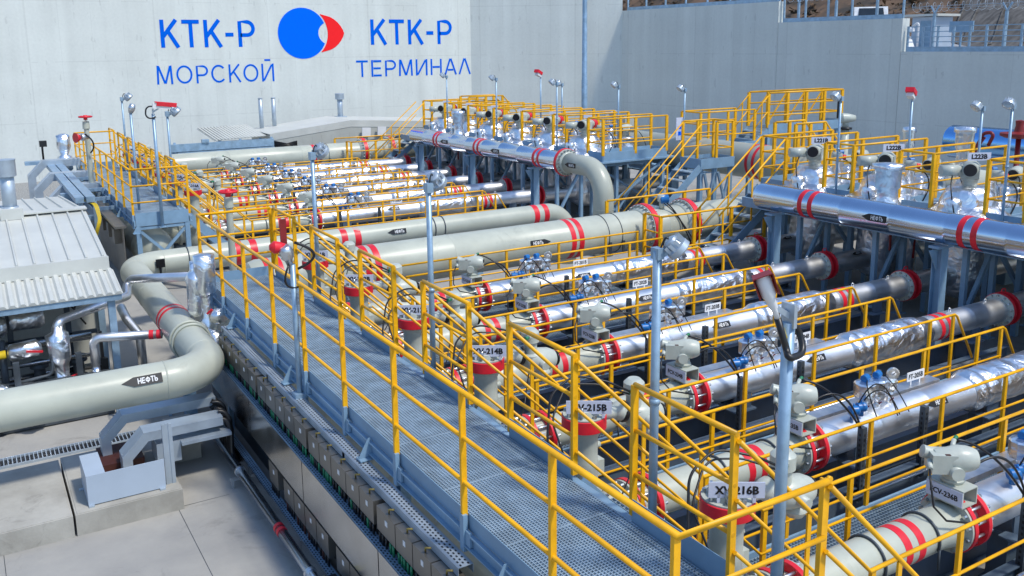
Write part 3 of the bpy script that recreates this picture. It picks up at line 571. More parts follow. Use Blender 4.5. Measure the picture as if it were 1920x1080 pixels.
def foil_valve(tr, k, Y, label):
    t = thing('wrapped_valve', label, 'valve', (16.2, Y, 0), 'foil wrapped valves behind the chrome header'); j = k % 3
    cached('wrapped_body', j, lambda m: (m.lathe((0, 0, 0), (0, 0, 1), [(.45, .25), (.6, .45), (1.0, .5), (1.5, .46), (1.75, .5), (1.85, .64), (1.95, .62), (2.05, .56), (2.2, .5), (2.35, .47), (2.48, .42), (2.58, .34), (2.62, .1)], 26, 0, True, .2, True, j*4+2), m.lathe((-.5, 0, 1.75), (1, 0, .1), [(0, .2), (.08, .3), (.5, .34), (.9, .3), (1.0, .2)], 20, 0, True, .25, True, j+20)), 'foil', t)
    cached('wrapped_skirt', j, lambda m: (m.lathe((-.05, 0, 1.93), (0, 0, 1), [(0, .82), (.08, .78), (.2, .66), (.3, .55), (.34, .4)], 26, 0, True, .28, True, j*7+3), m.lathe((-.62, -.1, 1.9), (0, 0, 1), [(0, .16), (.1, .17), (.3, .1), (.34, .16), (.5, .15), (.55, .05)], 14, 0, True, .2, True, j+50), m.lathe((.7, -.3, 1.9), (0, 0, 1), [(0, .14), (.35, .15), (.4, .08), (.62, .1), (.66, .02)], 12, 0, True, .2, True, j+60)), 'foil', t)
    cached('neck', 0, lambda m: m.lathe((0, 0, 0), (0, 0, 1), [(2.5, .14), (2.7, .13), (2.72, .17), (2.8, .17)], 20), 'paint_valve', t)
    cached('drive', 0, lambda m: (m.lathe((-.27, -.16, 2.93), (.86, .5, -.03), [(0, .10), (.02, .135), (.2, .14), (.24, .16), (.45, .16), (.55, .14), (.75, .12), (.82, .09)], 24), m.lathe((-.55, .25, 2.9), (.85, -.5, 0), [(0, .10), (.35, .11)], 18), m.lathe((.25, -.25, 2.83), (.7, -.6, -.1), [(0, .08), (.2, .09), (.22, .06)], 16), m.obox((0, 0, 2.87), (.86, .5, 0), .16, .16, .12)), 'paint_valve', t)
    cached('end_cover', 0, lambda m: m.cyl((-.30, -.18, 2.93), (-.268, -.16, 2.93), .115, 22), 'rubber', t)
    cached('end_cap', tr, lambda m: m.lathe((.40, .22, 2.9), (.86, .5, 0), [(0, .12), (.02, .135), (.2, .135), (.26, .08)], 18) if tr == 'A' else m.lathe((.40, -.38, 2.80), (.7, -.6, -.1), [(0, .05), (.1, .05)], 10), 'red', t)
    cached('cable', 0, lambda m: (m.tube(arc_cable((-.4, .1, 2.8), (-.75, -.3, 1.9), .15, 12, (-.12, 0, 0)), .014, 6), m.tube(arc_cable((.45, -.4, 2.75), (.3, -.55, 1.9), .1, 12, (.25, -.1, 0)), .014, 6), m.tube([(-.75, -.3, 1.9), (-.6, -.45, 1.95), (-.3, -.55, 1.85), (-.15, -.6, 1.5)], .014, 6)), 'rubber', t)
    cached('indicator', 0, lambda m: (m.cyl((.08, .0, 3.02), (.08, .0, 3.12), .03, 8), m.lathe((.05, .02, 3.16), (.9, -.3, .0), [(0, .03), (.01, .045), (.08, .045), (.09, .03)], 12)), 'blue_device', t)
    m = MB(); an = R(-28); rt = Vector((math.cos(an), math.sin(an), 0)); nrm = Vector((math.sin(an), -math.cos(an), 0)); c = Vector((16.17, Y-.17, 3.17)); m.obox(c, rt, *((.22, .005, .075) if tr == 'B' else (.13, .005, .05)), 0)
    if tr == 'B' and k >= 3: m.text('L%dB' % (226-k), .12, c+nrm*.0065, rt, (0, 0, 1), 1, .03)
    part('sign_board', m, ['sign_white', 'black'], t)
    return t
def rear_valve(tr, k, Y, label):
    t = thing('rear_valve', label, 'valve', (17.75, Y, 1.93), 'second line of wrapped valves on the steel deck'); j = k % 3
    cached('wrapped_body', ('r', j), lambda m: (m.lathe((0, 0, 0), (0, 0, 1), [(0, .42), (.1, .38), (.25, .3), (.42, .28), (.46, .34), (.52, .34), (.55, .2)], 18, 0, True, .2, True, j*5+8), m.lathe((-.4, .25, .1), (0, 0, 1), [(0, .15), (.3, .16), (.5, .09), (.7, .12), (.72, .02)], 12, 0, True, .22, True, j+80)), 'foil', t)
    cached('drive', ('r', tr), lambda m: (m.lathe((0, 0, .55), (0, 0, 1), [(0, .12), (.12, .11), (.14, .15), (.26, .15)], 16), m.lathe((-.3, -.1, .78), (.95, .3, 0), [(0, .09), (.02, .12), (.2, .12), (.24, .14), (.4, .14), (.55, .11), (.62, .07)], 18), m.lathe((.05, -.2, .76), (.5, -.8, 0), [(0, .09), (.2, .09), (.24, .06)], 12)), 'paint_valve', t)
    cached('end_cover', ('r', 0), lambda m: m.cyl((-.325, -.108, .78), (-.298, -.099, .78), .10, 16), 'rubber', t)
    cached('transmitter', ('r', 0), lambda m: (m.lathe((-.45, .25, .86), (.9, -.4, 0), [(0, .04), (.01, .055), (.1, .055), (.11, .04)], 12), m.cyl((-.4, .24, .72), (-.4, .24, .86), .02, 6)), 'blue_device', t)
    cached('cable', ('r', 0), lambda m: (m.tube(arc_cable((-.2, -.15, .75), (-.55, -.45, .05), .2, 10), .013, 5), m.tube(arc_cable((.15, -.35, .74), (.5, -.5, .05), .15, 10), .012, 5)), 'rubber', t)
    return t
def valve_platform(tr, y0, y1, label, x1=18.3):
    t = thing('valve_platform', label, 'platform', (17, (y0+y1)/2, 0), 'railed platforms between the wrapped valves')
    m = MB(); m.box(15.9, x1, y0+.012, y1-.012, 2.05, 2.08); part('deck', m, 'steel_blue', t)
    m = MB()
    for a, b, c_, d in ((15.88, 15.9, y0, y1), (x1, x1+.02, y0, y1), (15.9, x1, y0-.01, y0+.01), (15.9, x1, y1-.01, y1+.01)): m.box(a, b, c_, d, 1.86, 2.2)
    part('toe_plate', m, 'steel_blue', t)
    for x in (16.0, x1-.1):
        for y in (y0+.06, y1-.06): m = MB(); m.box(x-.05, x+.05, y-.05, y+.05, 0, 1.87); part('leg', m, 'steel_blue', t)
    m = MB(); m.bar((16.0, y0+.06, .5), (x1-.1, y0+.06, 1.8), .06); part('brace', m, 'steel_blue', t); m = MB(); m.bar((16.0, y1-.06, 1.8), (x1-.1, y1-.06, .5), .06); part('brace', m, 'steel_blue', t)
    handrail(t, [(x1, y0, 3.17), (15.9, y0, 3.17), (15.9, y1, 3.17), (x1, y1, 3.17)], [(15.9, y0, 3.17), (15.9, y1, 3.17), (17.1, y0, 3.17), (17.1, y1, 3.17), (x1, y0, 3.17), (x1, y1, 3.17)], 2.1, 3, .36, .023, .085)
    return t
def support_frame(tr, y, xh, label, main=True):
    t = thing('support_frame', label, 'frame', (xh, y, 0), 'steel frames under the chrome headers')
    if main: cached('column', 'm', lambda m: (m.box(-.09, .09, -.09, -.075, .02, 1.88), m.box(-.09, .09, .075, .09, .02, 1.88), m.box(-.008, .008, -.075, .075, .02, 1.88), m.box(-.14, .14, -.14, .14, 0, .02), m.box(-.2, .2, -.1, .1, 1.88, 1.92), m.poly([(-.09, -.01, 1.5), (-.32, -.01, 1.86), (-.09, -.01, 1.86)], (0, 1, 0), .02)), 'steel_blue', t)
    for dx in (.75, 1.6, 2.9, 4.0): cached('column', 's', lambda m: (m.box(-.045, .045, -.045, .045, .02, 1.75), m.box(-.1, .1, -.1, .1, 0, .02)), 'steel_blue', t, (dx, 0, 0))
    cached('beam', 0, lambda m: m.box(.69, 4.1, -.062, .062, 1.752, 1.88), 'steel_blue', t)
    for a, b in (((.8, .5), (1.55, 1.7)), ((2.85, .4), (1.65, 1.7)), ((2.95, .4), (3.95, 1.65))): cached('brace', (a, b), lambda m: m.bar((a[0], 0, a[1]), (b[0], 0, b[1]), .07), 'steel_blue', t)
    return t
def walkway(tr, ya, yb, Ys, label, posts_l):
    t = thing('walkway', label, 'walkway', (3.55, (ya+yb)/2, 0))
    for i in range(int((yb-ya)/1.1)+1):
        a = ya+i*(yb-ya)/(int((yb-ya)/1.1)+1); b = ya+(i+1)*(yb-ya)/(int((yb-ya)/1.1)+1)
        m = MB(); grating(m, 3.03, 4.09, a+.004, b-.004, 1.68, .030, .029, .006, .034); m.box(3.03, 4.09, a+.002, a+.008, 1.645, 1.6815); m.box(3.03, 4.09, b-.008, b-.002, 1.645, 1.6815); part('grating', m, 'grate_blue', t)
    for xo, xi in ((2.97, 3.02), (4.10, 4.15)):
        m = MB(); xw = 2.985 if xo < 3 else 4.125
        m.box(xw-.006, xw+.006, ya, yb, 1.545, 1.66); m.box(min(xw, xo)-.03 if xo < 3 else xw, xw if xo < 3 else xw+.06, ya, yb, 1.545, 1.555); m.box(xw-.036 if xo < 3 else xw+.007, xw-.007 if xo < 3 else xw+.06, ya, yb, 1.648, 1.66)
        part('side_beam', m, 'steel_blue', t)
    m = MB(); m.box(2.992, 2.998, ya, yb, 1.662, 1.80); m.box(3.0, 4.1, yb, yb+.006, 1.54, 1.83); m.box(3.0, 4.1, ya-.006, ya, 1.54, 1.83)
    for Y in Ys:
        m.box(4.108, 4.114, Y-.52, Y+.52, 1.662, 1.86)
    part('toe_plate', m, 'steel_blue', t)
    for y in posts_l[1:-1:2] + [posts_l[0], posts_l[-1]]:
        m = MB(); m.box(2.84, 2.975, y-.62-.06, y-.62+.06, 1.505, 1.515); m.poly([(2.84, y-.62, 1.516), (2.975, y-.62, 1.516), (2.975, y-.62, 1.70), (2.945, y-.62, 1.70)], (0, 1, 0), .008); part('bracket', m, 'steel_blue', t)
    for y in posts_l:
        m = MB(); m.box(2.935, 2.973, y-.03, y+.03, 1.50, 1.80); m.box(2.95, 2.974, y-.10, y-.031, 1.56, 1.68); part('post_socket', m, 'steel_blue', t)
    z = 2.78; pl = [(2.965, y, z) for y in posts_l]
    h = handrail(t, [(4.10, yb, z), (2.965, yb, z), (2.965, ya, z), (4.10, ya, z)], pl+[(4.10, yb, z)], 1.78, 3, .36, .022, .046)
    for Y in Ys:
        handrail(t, [(4.13, Y+.53, z), (4.13, Y-.53, z)], [(4.13, Y+.52, z), (4.13, Y-.52, z)], 1.72, 3, .36, .022, .052)
    handrail(t, [(4.13, ya, z), (4.13, ya+.02, z)], [(4.13, ya+.03, z)], 1.72, 1, .36, .022, .052)
    for y in (ya+.04, ya+3.7, ya+7.4, yb-.04):
        for x in (3.04, 4.06):
            m = MB(); m.box(x-.05, x+.05, y-.05, y+.05, 0, 1.53); part('leg', m, 'steel_blue', t)
    for y in (ya+.04, yb-.04):
        m = MB(); m.bar((3.09, y, .45), (4.01, y, 1.42), .06); m.bar((4.01, y-.062, .45), (3.09, y-.062, 1.42), .06); m.box(3.09, 4.01, y-.03, y+.03, 1.46, 1.52); part('cross_brace', m, 'steel_blue', t)
    return t

RUNL = {'B': 'front row', 'A': 'rear row'}
def train(tr, Ys, wy0, wy1, xh, posts_l):
    sp = Ys[1]-Ys[0]
    row = 'front' if tr == 'B' else 'rear'
    walkway(tr, wy0, wy1, Ys, ('blue-grey grated walkway with yellow handrails running up the middle from the bottom of the photo' if tr == 'B' else 'far blue-grey grated walkway with yellow handrails at upper left, standing on crossed legs'), posts_l)
    for k, Y in enumerate(Ys):
        n = ORD[k]
        if tr == 'B':
            meter_run(tr, k, Y, 'grey then chrome-clad metering pipe ending at the valve signed XV-%dB' % (216-k))
            shutoff_valve(tr, k, Y, 'grey valve column with a red collar under the white sign XV-%dB' % (216-k))
            control_valve(tr, k, Y, 'grey motor drive over the red flanges on the pipe of XV-%dB, signed FCV-%dB' % (216-k, 236-k))
            rear_valve(tr, k, Y, 'rear foil-wrapped valve with a grey drive behind the sign L%dB' % (226-k) if k >= 3 else 'rear foil-wrapped valve with a grey drive, %s right of the sign L223B' % ORDN[2-k])
            manifold(tr, k, Y, 'foil-wrapped gauge set with blue transmitters and dial on the pipe of XV-%dB' % (216-k))
            if k >= 3: foil_valve(tr, k, Y, 'foil-wrapped valve behind the near chrome header under the sign L%dB' % (226-k))
            else: foil_valve(tr, k, Y, 'foil-wrapped valve behind the near chrome header, %s right of the sign L223B' % ORDN[2-k])
        else:
            nn = 'nearest' if k == 0 else ('farthest' if k == 5 else '%s from the front' % ORDN[k])
            meter_run(tr, k, Y, '%s chrome-clad metering pipe of the rear row' % nn)
            shutoff_valve(tr, k, Y, '%s red-collared valve beside the far walkway' % nn + (', signed XV-216A' if k == 0 else ''))
            control_valve(tr, k, Y, '%s grey motor drive on the rear row of chrome pipes' % nn)
            rear_valve(tr, k, Y, '%s rear foil-wrapped valve with a grey drive on the far deck' % nn)
            manifold(tr, k, Y, '%s foil-wrapped gauge set on the rear row of chrome pipes' % nn)
            foil_valve(tr, k, Y, '%s foil-wrapped valve with a red cap behind the far chrome header' % nn)
    for k in range(-1, 5):
        y0 = Ys[0]+sp*k+.55; y1 = y0+.73
        if tr == 'B':
            lab = 'yellow-railed platform and stair in front of the pipe of XV-216B, at the lower right corner' if k < 0 else 'yellow-railed platform and stair between the pipes of XV-%dB and XV-%dB' % (216-k, 215-k)
            lab2 = ['yellow-railed valve platform beyond the right edge', 'first yellow-railed valve platform from the right edge', 'second yellow-railed valve platform from the right edge', 'yellow-railed valve platform right of the sign L223B', 'yellow-railed valve platform between the signs L222B and L223B', 'yellow-railed valve platform between the signs L221B and L222B'][k+1]
        else:
            lab = '%s yellow-railed platform and stair among the rear row of chrome pipes' % ('nearest' if k < 0 else ORDN[k+1])
            lab2 = '%s yellow-railed valve platform behind the far chrome header' % ('nearest' if k < 0 else ORDN[k+1])
        access_platform(tr, y0, y1, lab)
        valve_platform(tr, y0, y1, lab2)
        support_frame(tr, (y0+y1)/2-.1, xh, '%s blue steel frame holding up the %s chrome header' % (('nearest' if k < 0 else ORDN[k+1]), 'near' if tr == 'B' else 'far'), (k % 2 == 0) == (tr == 'B'))
    t = thing('valve_deck', 'long plated steel deck under the wrapped valves behind the %s chrome header' % ('near' if tr == 'B' else 'far'), 'deck', (16.5, (Ys[0]+Ys[-1])/2, 0))
    m = MB(); m.box(14.55, 18.6, Ys[0]-1.4, Ys[-1]+.5, 1.885, 1.93); part('plate', m, 'steel_blue', t)
    m = MB(); m.box(14.5, 14.549, Ys[0]-1.4, Ys[-1]+.5, 1.78, 1.98); part('edge_beam', m, 'steel_blue', t)
    m = MB(); m.box(18.62, 21.6, Ys[0]-1.4, Ys[-1]+.5, 1.28, 1.32); part('plate', m, 'steel_blue', t)  # lower plate, added to throw shade on the ground behind the deck
    # inlet header below the walkway
    t = thing('inlet_header', 'thick grey pipe running below the %s walkway' % ('near' if tr == 'B' else 'far'), 'pipe', (3.4, (wy0+wy1)/2, 0))
    ye = wy0+.16 if tr == 'A' else 0.5
    m = MB(); prof = [(ye-.0, .05), (ye+.03, .2), (ye+.12, .33), (ye+.25, .41), (ye+.42, .43)] if tr == 'A' else [(ye, .43)]
    yy = ye+.6
    while yy < wy1+1: prof += [(yy, .43), (yy+.012, .436), (yy+.024, .43)]; yy += 1.35
    prof.append((wy1+1.2, .43)); m.lathe((3.4, 0, .93), (0, 1, 0), prof, 40); part('pipe', m, 'paint_grey', t)
    for y in (wy0+1, wy0+6, wy1-1): m = MB(); m.box(3.2, 3.6, y-.1, y+.1, 0, .52); part('support', m, 'steel_blue', t)
postsB = [14.24, 12.94, 11.68, 10.45, 9.32, 8.13, 6.89, 5.64, 4.43, 3.27]
postsA = [31.0-i*1.15 for i in range(9)]+[20.62]
train('B', YB, 3.25, 14.28, 13.9, postsB)
train('A', YA, 20.6, 31.0, 13.7, postsA)
y0 = YB[5]+.52; access_platform('B', y0, y0+.8, 'yellow-railed platform without a stair between the pipe of XV-211B and the thick grey pipe', False)
valve_platform('B', 14.23, 14.96, 'yellow-railed valve platform at the head of the stair, left of the sign L221B')
valve_platform('A', YA[5]+.55, YA[5]+1.28, 'seventh and farthest yellow-railed valve platform behind the far chrome header')
# ------------------------------------------------------------------ chrome headers
def band_y(m, x, y, z, r, mi=0): m.lathe((x, y, z), (0, 1, 0), [(-.05, r-.004), (-.05, r), (.05, r), (.05, r-.004)], 40, mi)
def header(name, xh, y0, y1, label, bands, arrows, endcap):
    t = thing(name, label, 'pipe', (xh, (y0+y1)/2, 0)); zc, r = 2.22, .265
    m = MB(); prof = []; n = round((y1-y0)/1.0)
    for i in range(n): a = (y1-y0)*i/n; prof += [(a, r), (a+.04, r+.003), (a+.05, r)]
    prof += [(y1-y0, r), (y1-y0+.06, r*.93), (y1-y0+.10, r*.6), (y1-y0+.11, .02)] if endcap else [(y1-y0, r)]
    m.lathe((xh, y0, zc), (0, 1, 0), prof, 56); part('cladding', m, 'cladding_mirror', t)
    for y in bands:
        for d in (-.12, .12): m = MB(); band_y(m, xh, y+d, zc, r+.006); part('warning_band', m, 'red', t)
    nrm = Vector((-1, 0, .12)).normalized(); up = Vector((.12, 0, 1))
    for y in arrows: flow_label(t, Vector((xh, y, zc-.02))+nrm*(r+.004), (0, -1, 0), up, nrm, 1.15)
    return t
header('header_pipe', 13.9, 2.5, 13.0, 'thick chrome-clad header pipe with red bands crossing the right half of the photo', [11.72, 8.42, 5.2], [10.11, 6.6], True)
hA = header('header_pipe', 13.7, 19.9, 29.1, 'farther chrome-clad header pipe, ending in a grey bend that drops to the ground', [27.12, 24.33, 20.94], [26.4, 23.1], True)
m = MB(); path = fillet([(13.7, 19.75, 2.22), (13.7, 18.15, 2.22), (13.7, 18.15, .0)], .72, 14); m.tube(path, .262, 36); m.tube([(13.7, 18.15, 1.2), (13.7, 18.15, 1.19)], .266, 36); part('bend', m, 'paint_grey', hA)
m = MB(); m.lathe((13.7, 19.83, 2.22), (0, 1, 0), [(-.05, .30), (-.04, .375), (.04, .375), (.05, .30)], 40, 0); m.lathe((13.7, 19.78, 2.22), (0, -1, 0), [(-.0, .36), (.03, .355), (.035, .30), (.14, .27)], 40, 1)
for i in range(20): a = R(18*i); m.cyl((13.7+.325*math.cos(a), 19.76, 2.22+.325*math.sin(a)), (13.7+.325*math.cos(a), 19.68, 2.22+.325*math.sin(a)), .021, 6, 2, False)
part('flange', m, ['red', 'paint_valve', 'bolt'], hA)
flow_label(hA, (13.433, 19.2, 2.22), (0, -1, 0), (0, 0, 1), (-1, 0, 0), 1.1)
# small vents on the near header
# ------------------------------------------------------------------ grey line pipes between the two trains
t = thing('grey_pipeline', 'long grey oil pipe that bends twice and leaves the photo at the left edge', 'pipe', (2.44, 14, 0))
LX, LY, LZ, FY, LR = 2.44, 11.39, 1.26, 18.05, .24
p1 = fillet([(-14, LY, LZ), (LX, LY, LZ), (LX, FY, LZ), (12.5, FY, LZ+.03), (12.5, FY, 0)], .60, 20)
m = MB(); m.tube(p1, LR, 40); part('pipe', m, 'paint_grey', t)
for c, ax in (((LX-.61, LY, LZ), (1, 0, 0)), ((LX, LY+.61, LZ), (0, 1, 0)), ((LX, FY-.61, LZ), (0, 1, 0)), ((LX+.61, FY, LZ), (1, 0, 0)), ((11.85, FY, LZ+.03), (1, 0, 0)), ((LX, 15.6, LZ), (0, 1, 0))): m = MB(); m.lathe(c, ax, [(-.012, LR-.0005), (0, LR+.004), (.012, LR-.0005)], 36); part('weld_seam', m, 'paint_grey', t)
for c, ax in (((LX, 14.0, LZ), (0, 1, 0)), ((LX, 13.83, LZ), (0, 1, 0)), ((4.47, FY, LZ+.005), (1, 0, 0)), ((4.76, FY, LZ+.005), (1, 0, 0)), ((6.67, FY, LZ+.01), (1, 0, 0)), ((6.97, FY, LZ+.01), (1, 0, 0)), ((11.5, FY, LZ+.028), (1, 0, 0)), ((11.78, FY, LZ+.028), (1, 0, 0))):
    hw = .045 if ax[1] else .07
    m = MB(); m.lathe(c, ax, [(-hw, LR-.001), (-hw, LR+.003), (hw, LR+.003), (hw, LR-.001)], 36); part('warning_band', m, 'red', t)
for c, ax in (((LX, 12.75, LZ), 1), ((LX, 12.9, LZ), 1), ((8.8, FY, LZ+.02), 0), ((9.04, FY, LZ+.02), 0), ((3.5, FY, LZ), 0), ((3.75, FY, LZ), 0)):
    m = MB(); rr = LR+(.018 if ax else .011)
    m.tube([(c[0]+(rr*math.cos(R(a)) if ax else 0), c[1]+(0 if ax else rr*math.cos(R(a))), c[2]+rr*math.sin(R(a))) for a in range(-60, 241, 12)], .011 if not ax else .02, 6); part('pipe_clamp', m, 'dark_steel' if not ax else 'paint_grey', t)
nrm = Vector((0, -.86, .5)); flow_label(t, Vector((1.58, LY, LZ))+nrm*(LR+.006), (1, 0, 0), (0, .5, .86), nrm, 1.05)
nrm = Vector((0, -.95, .3)).normalized(); flow_label(t, Vector((7.9, FY, LZ+.015))+nrm*(LR+.006), (1, 0, 0), (0, .3, .95), nrm, 1.0)
m = MB(); m.tube([(2.95, FY-.25, .95), (2.95, FY-.28, 1.3)], .022, 6); m.box(2.87, 3.03, FY-.33, FY-.29, 1.24, 1.40); part('instrument_tap', m, 'rubber', t)
for x, y in ((LX, 13.2), (-1.5, LY), (6, FY), (10, FY)): m = MB(); m.box(x-.08, x+.08, y-.08, y+.08, 0, .98); m.box(x-.16, x+.16, y-.16, y+.16, .98, 1.02); part('support', m, 'steel_blue', t)

def big_pipe(y, x0, x1, z, r, label, fl, bands, row):
    t = thing('outlet_pipe', label, 'pipe', ((x0+x1)/2, y, 0)); m = MB(); prof = [(0, .05), (.04, r*.6), (.12, r*.9), (.25, r)]; x = x0+1.3
    while x < x1-.5: prof += [(x-x0, r), (x-x0+.015, r+.006), (x-x0+.03, r)]; x += 2.7
    prof.append((x1-x0, r)); m.lathe((x0, y, z), (1, 0, 0), prof, 48); part('pipe', m, 'paint_grey', t)
    for x in fl:
        m = MB(); m.lathe((x, y, z), (1, 0, 0), [(-.075, r), (-.07, r+.135), (.07, r+.135), (.075, r)], 48, 0)
        for sd in (-1, 1):
            m.lathe((x+sd*.07, y, z), (sd, 0, 0), [(-.01, r+.12), (.02, r+.118), (.025, r+.05), (.14, r+.012)], 48, 1)
            for i in range(26): a = 2*math.pi*i/26; m.cyl((x+sd*.08, y+(r+.09)*math.cos(a), z+(r+.09)*math.sin(a)), (x+sd*.14, y+(r+.09)*math.cos(a), z+(r+.09)*math.sin(a)), .022, 6, 2, False)
        part('flange', m, ['red', 'paint_valve', 'bolt'], t)
    for x in bands:
        for d in (-.1, .1): m = MB(); m.lathe((x+d, y, z), (1, 0, 0), [(-.06, r-.002), (-.06, r+.006), (.06, r+.006), (.06, r-.002)], 48); part('warning_band', m, 'red', t)
    for x in (x0+2, x0+6, x0+9.6, x0+14): m = MB(); m.box(x-.12, x+.12, y-.25, y+.25, 0, z-r-.06); m.box(x-.2, x+.2, y-.32, y+.32, z-r-.06, z-r-.01); part('support', m, 'steel_blue', t)
    for x in (11.6, 11.95):
        m = MB(); m.tube([(x, y+(r+.008)*math.cos(R(a)), z+(r+.008)*math.sin(R(a))) for a in range(0, 361, 10)], .008, 5); m.box(x-.03, x+.03, y-r-.05, y-r-.02, z-.35, z-.1); part('strap', m, 'dark_steel', t)
    return t
zb = 1.24
b2 = big_pipe(15.55, 3.9, 21.5, zb, .42, 'thickest grey pipe, with two big red bolted flanges, in the middle of the photo', [12.85, 14.05], [10.78, 6.2, 4.4], 'B')
a2 = big_pipe(33.6, 4.2, 21.5, 1.22, .42, 'thick grey pipe with two red flanges in front of the beige building', [13.45, 14.62], [11.5], 'A')
flow_label(b2, Vector((9.8, 15.55, zb))+Vector((0, -.97, .25)).normalized()*.43, (1, 0, 0), (0, .25, .97), (0, -.97, .25), 1.1, False)
m = MB(); m.lathe((13.3, 15.45, zb+.42), (0, 0, 1), [(0, .06), (.14, .06), (.16, .1), (.3, .1)], 14); part('nozzle', m, 'paint_valve', b2)
m = MB(); m.lathe((13.25, 15.45, zb+.62), (.8, -.5, .1), [(0, .07), (.02, .10), (.18, .10), (.2, .07)], 16); part('transmitter', m, 'blue_device', b2)
m = MB(); m.tube(arc_cable((13.3, 15.4, zb+.6), (13.75, 14.95, .9), .15), .016, 6); m.tube(arc_cable((13.3, 15.4, zb+.55), (13.85, 14.95, .9), .1), .012, 6); part('cable', m, 'rubber', b2)
def handwheel(t, x, y, z, r=.17):
    m = MB(); m.tube([(x+r*math.cos(R(a)), y+r*math.sin(R(a)), z) for a in range(0, 360, 20)], .022, 6, closed=True)
    for a in (0, 60, 120): m.bar((x-r*math.cos(R(a)), y-r*math.sin(R(a)), z), (x+r*math.cos(R(a)), y+r*math.sin(R(a)), z), .025, .02)
    m.cyl((x, y, z-.08), (x, y, z+.04), .05, 10); part('handwheel', m, 'red', t)
t = thing('stem_valve', 'tall grey valve column topped by a flat red handwheel behind the near walkway', 'valve', (3.62, 14.95, .9))
m = MB(); m.lathe((3.62, 14.95, 0), (0, 0, 1), [(.8, .12), (1.45, .07), (1.5, .1), (1.55, .058), (2.72, .055), (2.74, .075), (2.9, .07), (2.92, .03), (3.0, .03)], 20); part('stem_column', m, 'paint_grey', t); handwheel(t, 3.62, 14.95, 3.0, .14)
t = thing('stem_valve', 'grey valve post with a small red handwheel left of the far walkway', 'valve', (2.75, 25.6, 0))
m = MB(); m.lathe((2.75, 25.6, 0), (0, 0, 1), [(.3, .1), (1.9, .07), (3.3, .062), (3.32, .09), (3.5, .08), (3.52, .02), (3.6, .02)], 16); part('stem_column', m, 'paint_grey', t); handwheel(t, 2.75, 25.6, 3.62, .15)
t = thing('alarm_horn', 'small grey alarm horn with a red mouth on the post left of the far walkway', 'horn', (2.62, 25.45, 3.1)); m = MB(); m.lathe((2.66, 25.4, 3.12), (-1, -.5, 0), [(-.1, .06), (.05, .09), (.1, .08)], 14); part('body', m, 'alu', t); m = MB(); m.lathe((2.53, 25.34, 3.12), (-1, -.5, 0), [(0, .08), (.1, .13)], 14); part('mouth', m, 'red', t); m = MB(); m.tube(arc_cable((2.68, 25.35, 3.2), (2.78, 25.48, 2.7), 0, 8, (.12, -.08, 0)), .02, 6); part('cable', m, 'rubber', t)
# crossover with railings round the two red flanges, and the stairs
def rail_box(name, label, deck, zd, rails, posts, legs=(), extra=None, zt=None):
    x0, x1, y0, y1 = deck; zt = zt or zd+1.08; t = thing(name, label, 'platform', ((x0+x1)/2, (y0+y1)/2, 0))
    m = MB(); grating(m, x0, x1, y0, y1, zd, .06, .06); part('deck', m, 'grate_blue', t)
    m = MB()
    for a, b, c_, d in ((x0-.02, x0, y0, y1), (x1, x1+.02, y0, y1), (x0, x1, y0-.02, y0), (x0, x1, y1, y1+.02)): m.box(a, b, c_, d, zd-.18, zd+.10)
    part('toe_plate', m, 'steel_blue', t)
    for r_ in rails: handrail(t, [(p[0], p[1], p[2] if len(p) > 2 else zt) for p in r_], [(p[0], p[1], p[2] if len(p) > 2 else zt) for p in r_], lambda x, y: zd, 3, .36, .024, .075)
    for (x, y) in legs: m = MB(); m.box(x-.05, x+.05, y-.05, y+.05, 0, zd-.18); part('leg', m, 'steel_blue', t)
    return t
def stair(parent, p, q, wdt, n, rail=True, axis='x'):
    """flight from low point p to high point q, width along y"""
    p = Vector(p); q = Vector(q)
    for dy in (0, wdt): m = MB(); m.bar(p+Vector((0, dy, -.05)), q+Vector((0, dy, -.12)), .025, .2); part('stringer', m, 'steel_blue', parent)
    for i in range(1, n):
        c = p.lerp(q, i/n); m = MB(); m.box(c.x-.12, c.x+.12, c.y+.015, c.y+wdt-.015, c.z-.03, c.z); part('tread', m, 'grate_blue', parent)
    if rail:
        for dy in (0, wdt):
            a = p+Vector((0, dy, .98)); b = q+Vector((0, dy, 1.05)); mm = p.lerp(q, .5)+Vector((0, dy, 1.0))
            h = handrail(parent, [tuple(a), tuple(b)], [], 0, 2, .5, .02); 
            for f in (.06, .5): c = a.lerp(b, f); m = MB(); m.box(c.x-.02, c.x+.02, c.y-.01, c.y+.01, c.z-1.0, c.z); part('post', m, 'yellow', h)
rb = rail_box('flange_platform', 'yellow-railed platform round the two red flanges of the thickest grey pipe', (12.4, 15.6, 14.45, 15.0), .62,
    [[(12.45, 14.47), (13.4, 14.47), (14.5, 14.47), (15.55, 14.47)], [(12.45, 16.35, 1.78), (13.6, 16.35, 1.78), (14.8, 16.35, 1.78), (15.6, 16.35, 1.78)], [(12.45, 14.47), (12.45, 15.0)]], [], [(12.6, 14.6), (15.4, 14.6)])
m = MB(); grating(m, 12.4, 15.6, 16.1, 16.5, .62, .06, .06); part('deck', m, 'grate_blue', rb)
sB = thing('metal_stair', 'blue steel stair with yellow rails left of the near chrome header end', 'stair', (14.7, 14.6, 0)); stair(sB, (13.9, 14.25, .62), (15.85, 14.25, 2.1), .72, 7)
sA = thing('metal_stair', 'blue steel stair with yellow rails right of the grey bend, climbing to the middle landing', 'stair', (16, 18.6, 0)); stair(sA, (14.75, 18.3, .1), (17.1, 18.3, 2.1), .75, 9)
